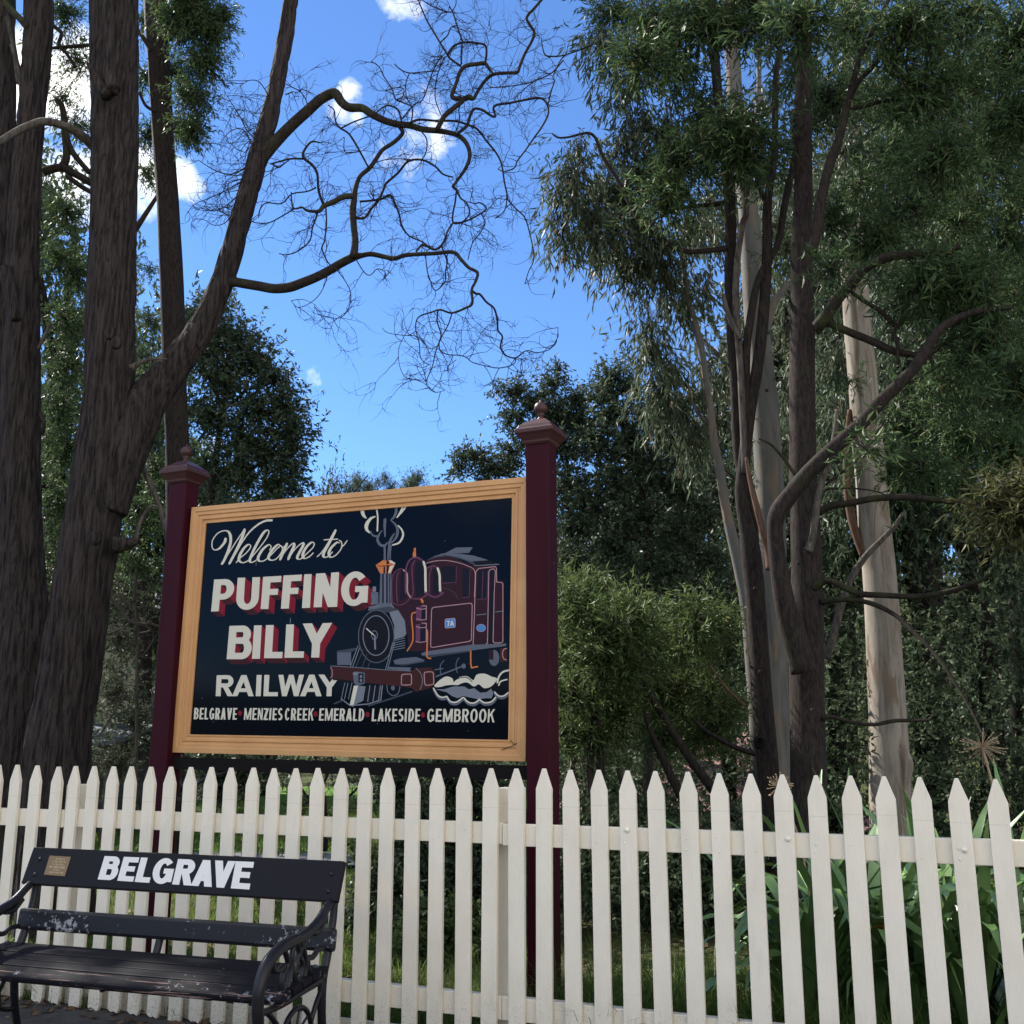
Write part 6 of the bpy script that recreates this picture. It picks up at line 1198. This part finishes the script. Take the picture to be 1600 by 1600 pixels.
for k in range(150):
    X = g_.uniform(-45, 60); Y = g_.uniform(29, 62)
    top = 5.2 if -16 < X < 2 else 6.5
    ms.append((Vector((X, Y, gz(X, Y)+g_.uniform(.5, top-1.5))), (3, 2, 1.9), 1))
mass('far_wood', ms, 9000, 7, .34, .15, 'leaf_dark', 83)
ms = []
for k in range(230):
    X = g_.uniform(-120, 150); Y = g_.uniform(66, 150); ms.append((Vector((X, Y, gz(X, Y)+g_.uniform(0, 4))), (6, 4, 3.5), 1))
mass('hillside_wood', ms, 9000, 7, .7, .4, 'leaf_far', 84)

ms = []
for k in range(60): X = -70+k*2.4; ms.append((Vector((X, g_.uniform(-42, -30), g_.uniform(1.2, 3.2))), (3, 2, 2.0), 1))
mass('far_wood', ms, 3600, 7, .36, .18, 'leaf_dark', 86)  # unseen trees behind the camera, added for the panel's dark lower reflection

# ---- grass, litter, strap-leaved lilies, seed heads
def blades(name, spots, n, h, w, m, seed, kind='stuff', parent=None, flat_=False):
    g = np.random.default_rng(seed); i = g.integers(0, len(spots), n); S = np.array(spots)[i]
    x = S[:, 0]+g.normal(size=n)*S[:, 2]; y = S[:, 1]+g.normal(size=n)*S[:, 2]; z = S[:, 3]
    a = g.uniform(0, 6.28, n); hh = h*(.5+.8*g.random(n))*S[:, 4]; ln = g.normal(size=(n, 2))*.45; d = np.stack([np.cos(a), np.sin(a), 0*a], 1)*(w/2)
    b0 = np.stack([x, y, z], 1); mid = b0+np.stack([ln[:, 0]*hh*.35, ln[:, 1]*hh*.35, hh*.6], 1); tip = b0+np.stack([ln[:, 0]*hh*1.1, ln[:, 1]*hh*1.1, hh*(.95-.25*np.abs(ln[:, 0]))], 1)
    V = np.stack([b0-d, b0+d, mid+d*.8, mid-d*.8, tip], 1).reshape(-1, 3); o = np.arange(n)[:, None]*5
    Ft = np.concatenate([o+[[0, 1, 2]], o+[[0, 2, 3]], o+[[3, 2, 4]]]); return npmesh(name, V, Ft, m, parent, kind)
sp_ = []
for k in range(420):
    s = R_.uniform(-2.6, 7); bk = abs(R_.gauss(.45, .5))+.12; p = fen(s, 0, bk); sp_.append((p.x, p.y, .05, 0, 2.1 if 2.6 < s < 4.3 else .8))
blades('grass', sp_, 34000, .16, .006, 'grass', 91)
sp_ = [(R_.uniform(-7, 4), R_.uniform(6.5, 11.6), .3, .0, 1) for _ in range(300)]
sp_ = [q for q in sp_ if q[0] < 0]
blades('grass', sp_, 30000, .09, .008, 'grass', 92)
sp_ = [(R_.uniform(-12, 2), R_.uniform(13.4, 24), .5, .06, 1) for _ in range(400)]
blades('lawn_grass', sp_, 42000, .09, .014, 'grass', 93)
sp_ = [(fen(s, 0, .0).x, fen(s, 0, .0).y, .02, .03, 1) for s in (.02, -.05, .35, .9, 1.3, .15, -.6, 1.9, 2.3)]
blades('grass', sp_, 500, .075, .004, 'grass', 94)
def scatter(name, n, fx, size, m, seed):
    g = np.random.default_rng(seed); P = np.array([fx(g) for _ in range(n)]); a = g.uniform(0, 6.28, n); l = size*(.5+g.random(n)); d = np.stack([np.cos(a), np.sin(a), g.normal(size=n)*.15], 1)*l[:, None]
    s = np.stack([-np.sin(a), np.cos(a), g.normal(size=n)*.3], 1)*(l*.22)[:, None]; up = np.array([0, 0, .006])
    V = np.stack([P, P+d*.5+s+up, P+d+up*.5, P+d*.5-s], 1).reshape(-1, 3); o = np.arange(n)[:, None]*4
    npmesh(name, V, np.concatenate([o+[[0, 1, 2]], o+[[0, 2, 3]]]), m, None, 'stuff')
def f1(g): p = fen(g.uniform(-3, 7), .042, g.normal()*.07-.05-abs(g.normal())*.06); return (p.x, p.y, p.z)
scatter('leaf_litter', 900, f1, .05, 'litter', 95)
def f2(g): p = fen(g.uniform(-3, 7), .02, .1+abs(g.normal())*1.2); return (p.x, p.y, p.z)
scatter('leaf_litter', 5000, f2, .05, 'litter', 96)
def f3(g): p = fen(g.uniform(-2, 4), .044, -g.uniform(.1, 1.6)); return (p.x, p.y, p.z)
scatter('leaf_litter', 170, f3, .035, 'litter', 97)

lily_w = {}
def strap_leaf(parent, base, a, L, W, arch, m='strap', k=0):
    b = MB(); n = 7; d = Vector((math.cos(a), math.sin(a), 0)); sd_ = Vector((-math.sin(a), math.cos(a), 0)); P = []; p = Vector(base); el = R_.uniform(1.0, 1.42)
    tw_ = R_.uniform(-.7, .7)
    for i in range(n+1):
        t = i/n; w = W*(.55+1.1*t*(1-t)*2)*(1 if t < .8 else (1-t)/.2*.85+.15)/1.05
        e = el-arch*t*t; side_ = (Matrix.Rotation(tw_*t, 3, d) @ sd_); nn = d.cross(side_)*-1
        dd_ = (p-FP).dot(N2); p = p+N2*max(0, .10-dd_); P += [p-side_*w/2, p-Vector((0, 0, w*.16)), p+side_*w/2]
        p = p+(d*math.cos(e)+Vector((0, 0, 1))*math.sin(e))*L/n
    b.add(P, [q for i in range(n) for q in ((3*i, 3*i+1, 3*i+4, 3*i+3), (3*i+1, 3*i+2, 3*i+5, 3*i+4))])
    return b.build('leaf', m, parent, smooth=True)
LL = [(1245, 4.93, 'leftmost strap-leaved lily clump, behind the tall dark trunk side of the fence'), (1330, 4.88, 'strap-leaved lily clump behind the fence below the white gum, left side'), (1410, 4.83, 'strap-leaved lily clump behind the fence, right of the white gum'), (1490, 4.73, 'strap-leaved lily clump with upright leaves above the rail near the right edge'), (1575, 4.68, 'strap-leaved lily clump at the right frame edge with a yellowed leaf'), (1300, 5.5, 'strap-leaved lily clump further back, left'), (1450, 5.4, 'strap-leaved lily clump further back, middle')]
for i, (x, Y, lab) in enumerate(LL):
    f_ = foot(x, Y); t = thing('strap_lily', lab, 'lily', f_, 'strap-leaved lilies behind the fence')
    for k in range(44):
        a = k*2.399+R_.uniform(-.3, .3); up = R_.random() < (.22 if x > 1400 else .1)
        L = R_.uniform(.55, .95) if not up else R_.uniform(.8, 1.1)
        strap_leaf(t, f_+Vector((math.cos(a)*.06, math.sin(a)*.06, R_.uniform(.0, .34))), a, L, R_.uniform(.042, .062), R_.uniform(1.8, 3.4) if not up else R_.uniform(.2, .8), 'strap_old' if (k == 7 and i == 4) or (k == 20 and i == 2) else 'strap')
def umbel(x, y, Y, foot_px, lab, r, up=1, n=46):
    c = at(x, y, Y); f_ = at(foot_px, 1300, Y-.05); f_.z = .6; t = thing('dry_seed_head', lab, 'seed head', f_, 'dried lily seed heads')
    b = MB(); mid = (c+f_)/2+Vector((.02, 0, .03)); b.tube(catmull([tuple(f_), tuple(mid), tuple(c)], 5), [.005]*11, 6); b.build('stalk', 'dry_stalk', t, smooth=True)
    b = MB(); g_ = random.Random(int(x))
    for k in range(n):
        v = Vector((g_.gauss(0, 1), g_.gauss(0, 1), g_.gauss(.25, .8))).normalized(); e = c+v*r*g_.uniform(.7, 1.05)
        b.tube([c, (c+e)/2+Vector((0, 0, .006)), e], [.0011, .0009, .0008], 4)
        if g_.random() < .7: b.tube([e, e+v*.006, e+v*.012], [.001, .0032, .001], 5)
    b.build('seed_head', 'dry_stalk', t)
umbel(1535, 1168, 4.6, 1572, 'dry spiky starburst seed head above the fence at the right', .085, n=80)
umbel(1218, 1232, 4.9, 1262, 'dry shaggy seed head between pickets in front of the dark trunks', .06, n=80)

# ---- glimpses of buildings behind the trees at left
hs = thing('cream_house', 'cream rendered house wall glimpsed through the branches left of the sign', 'house', foot(180, 26))
c = at(200, 1164, 26); b = MB(); b.box((c.x, 26, 1.9), (5.2, 3, 3.8)); b.build('wall', 'render_cream', hs)
b = MB(); b.add([(c.x-3, 24.2, 3.8), (c.x+3, 24.2, 3.8), (c.x+3, 27.8, 3.8), (c.x-3, 27.8, 3.8), (c.x-2, 26, 5), (c.x+2, 26, 5)], [(0, 1, 5, 4), (1, 2, 5), (2, 3, 4, 5), (3, 0, 4), (3, 2, 1, 0)]); b.build('roof', 'roof_iron', hs)
for dx in (-1.3, 1.3):
    b = MB(); b.box((c.x+dx, 24.48, 2), (1.0, .08, 1.2)); w = b.build('window', 'white_paint', hs); b = MB(); b.box((c.x+dx, 24.43, 2), (.86, .03, 1.06)); b.build('pane', 'glass_dark', w)
sh = thing('open_shed', 'small open shed with grey iron roof low between the big tree and the left post', 'shed', foot(165, 15)); c = at(172, 1164, 15)
b = MB(); b.add([(c.x-1.3, 14.2, 1.36), (c.x+.35, 14.2, 1.36), (c.x+.35, 16, 1.62), (c.x-1.3, 16, 1.62), (c.x-1.3, 14.2, 1.30), (c.x+.35, 14.2, 1.30), (c.x+.35, 16, 1.56), (c.x-1.3, 16, 1.56)], [(0, 1, 2, 3), (7, 6, 5, 4), (0, 4, 5, 1), (1, 5, 6, 2), (2, 6, 7, 3), (3, 7, 4, 0)]); b.build('roof', 'roof_iron', sh)
for dx in (-1.2, -.5, .25):
    b = MB(); b.box((c.x+dx, 14.3, .66), (.06, .06, 1.3)); b.build('post', 'bark_grey', sh)
b = MB(); b.box((c.x-.48, 16, .76), (1.6, .06, 1.5)); b.build('wall', 'iron_black', sh)
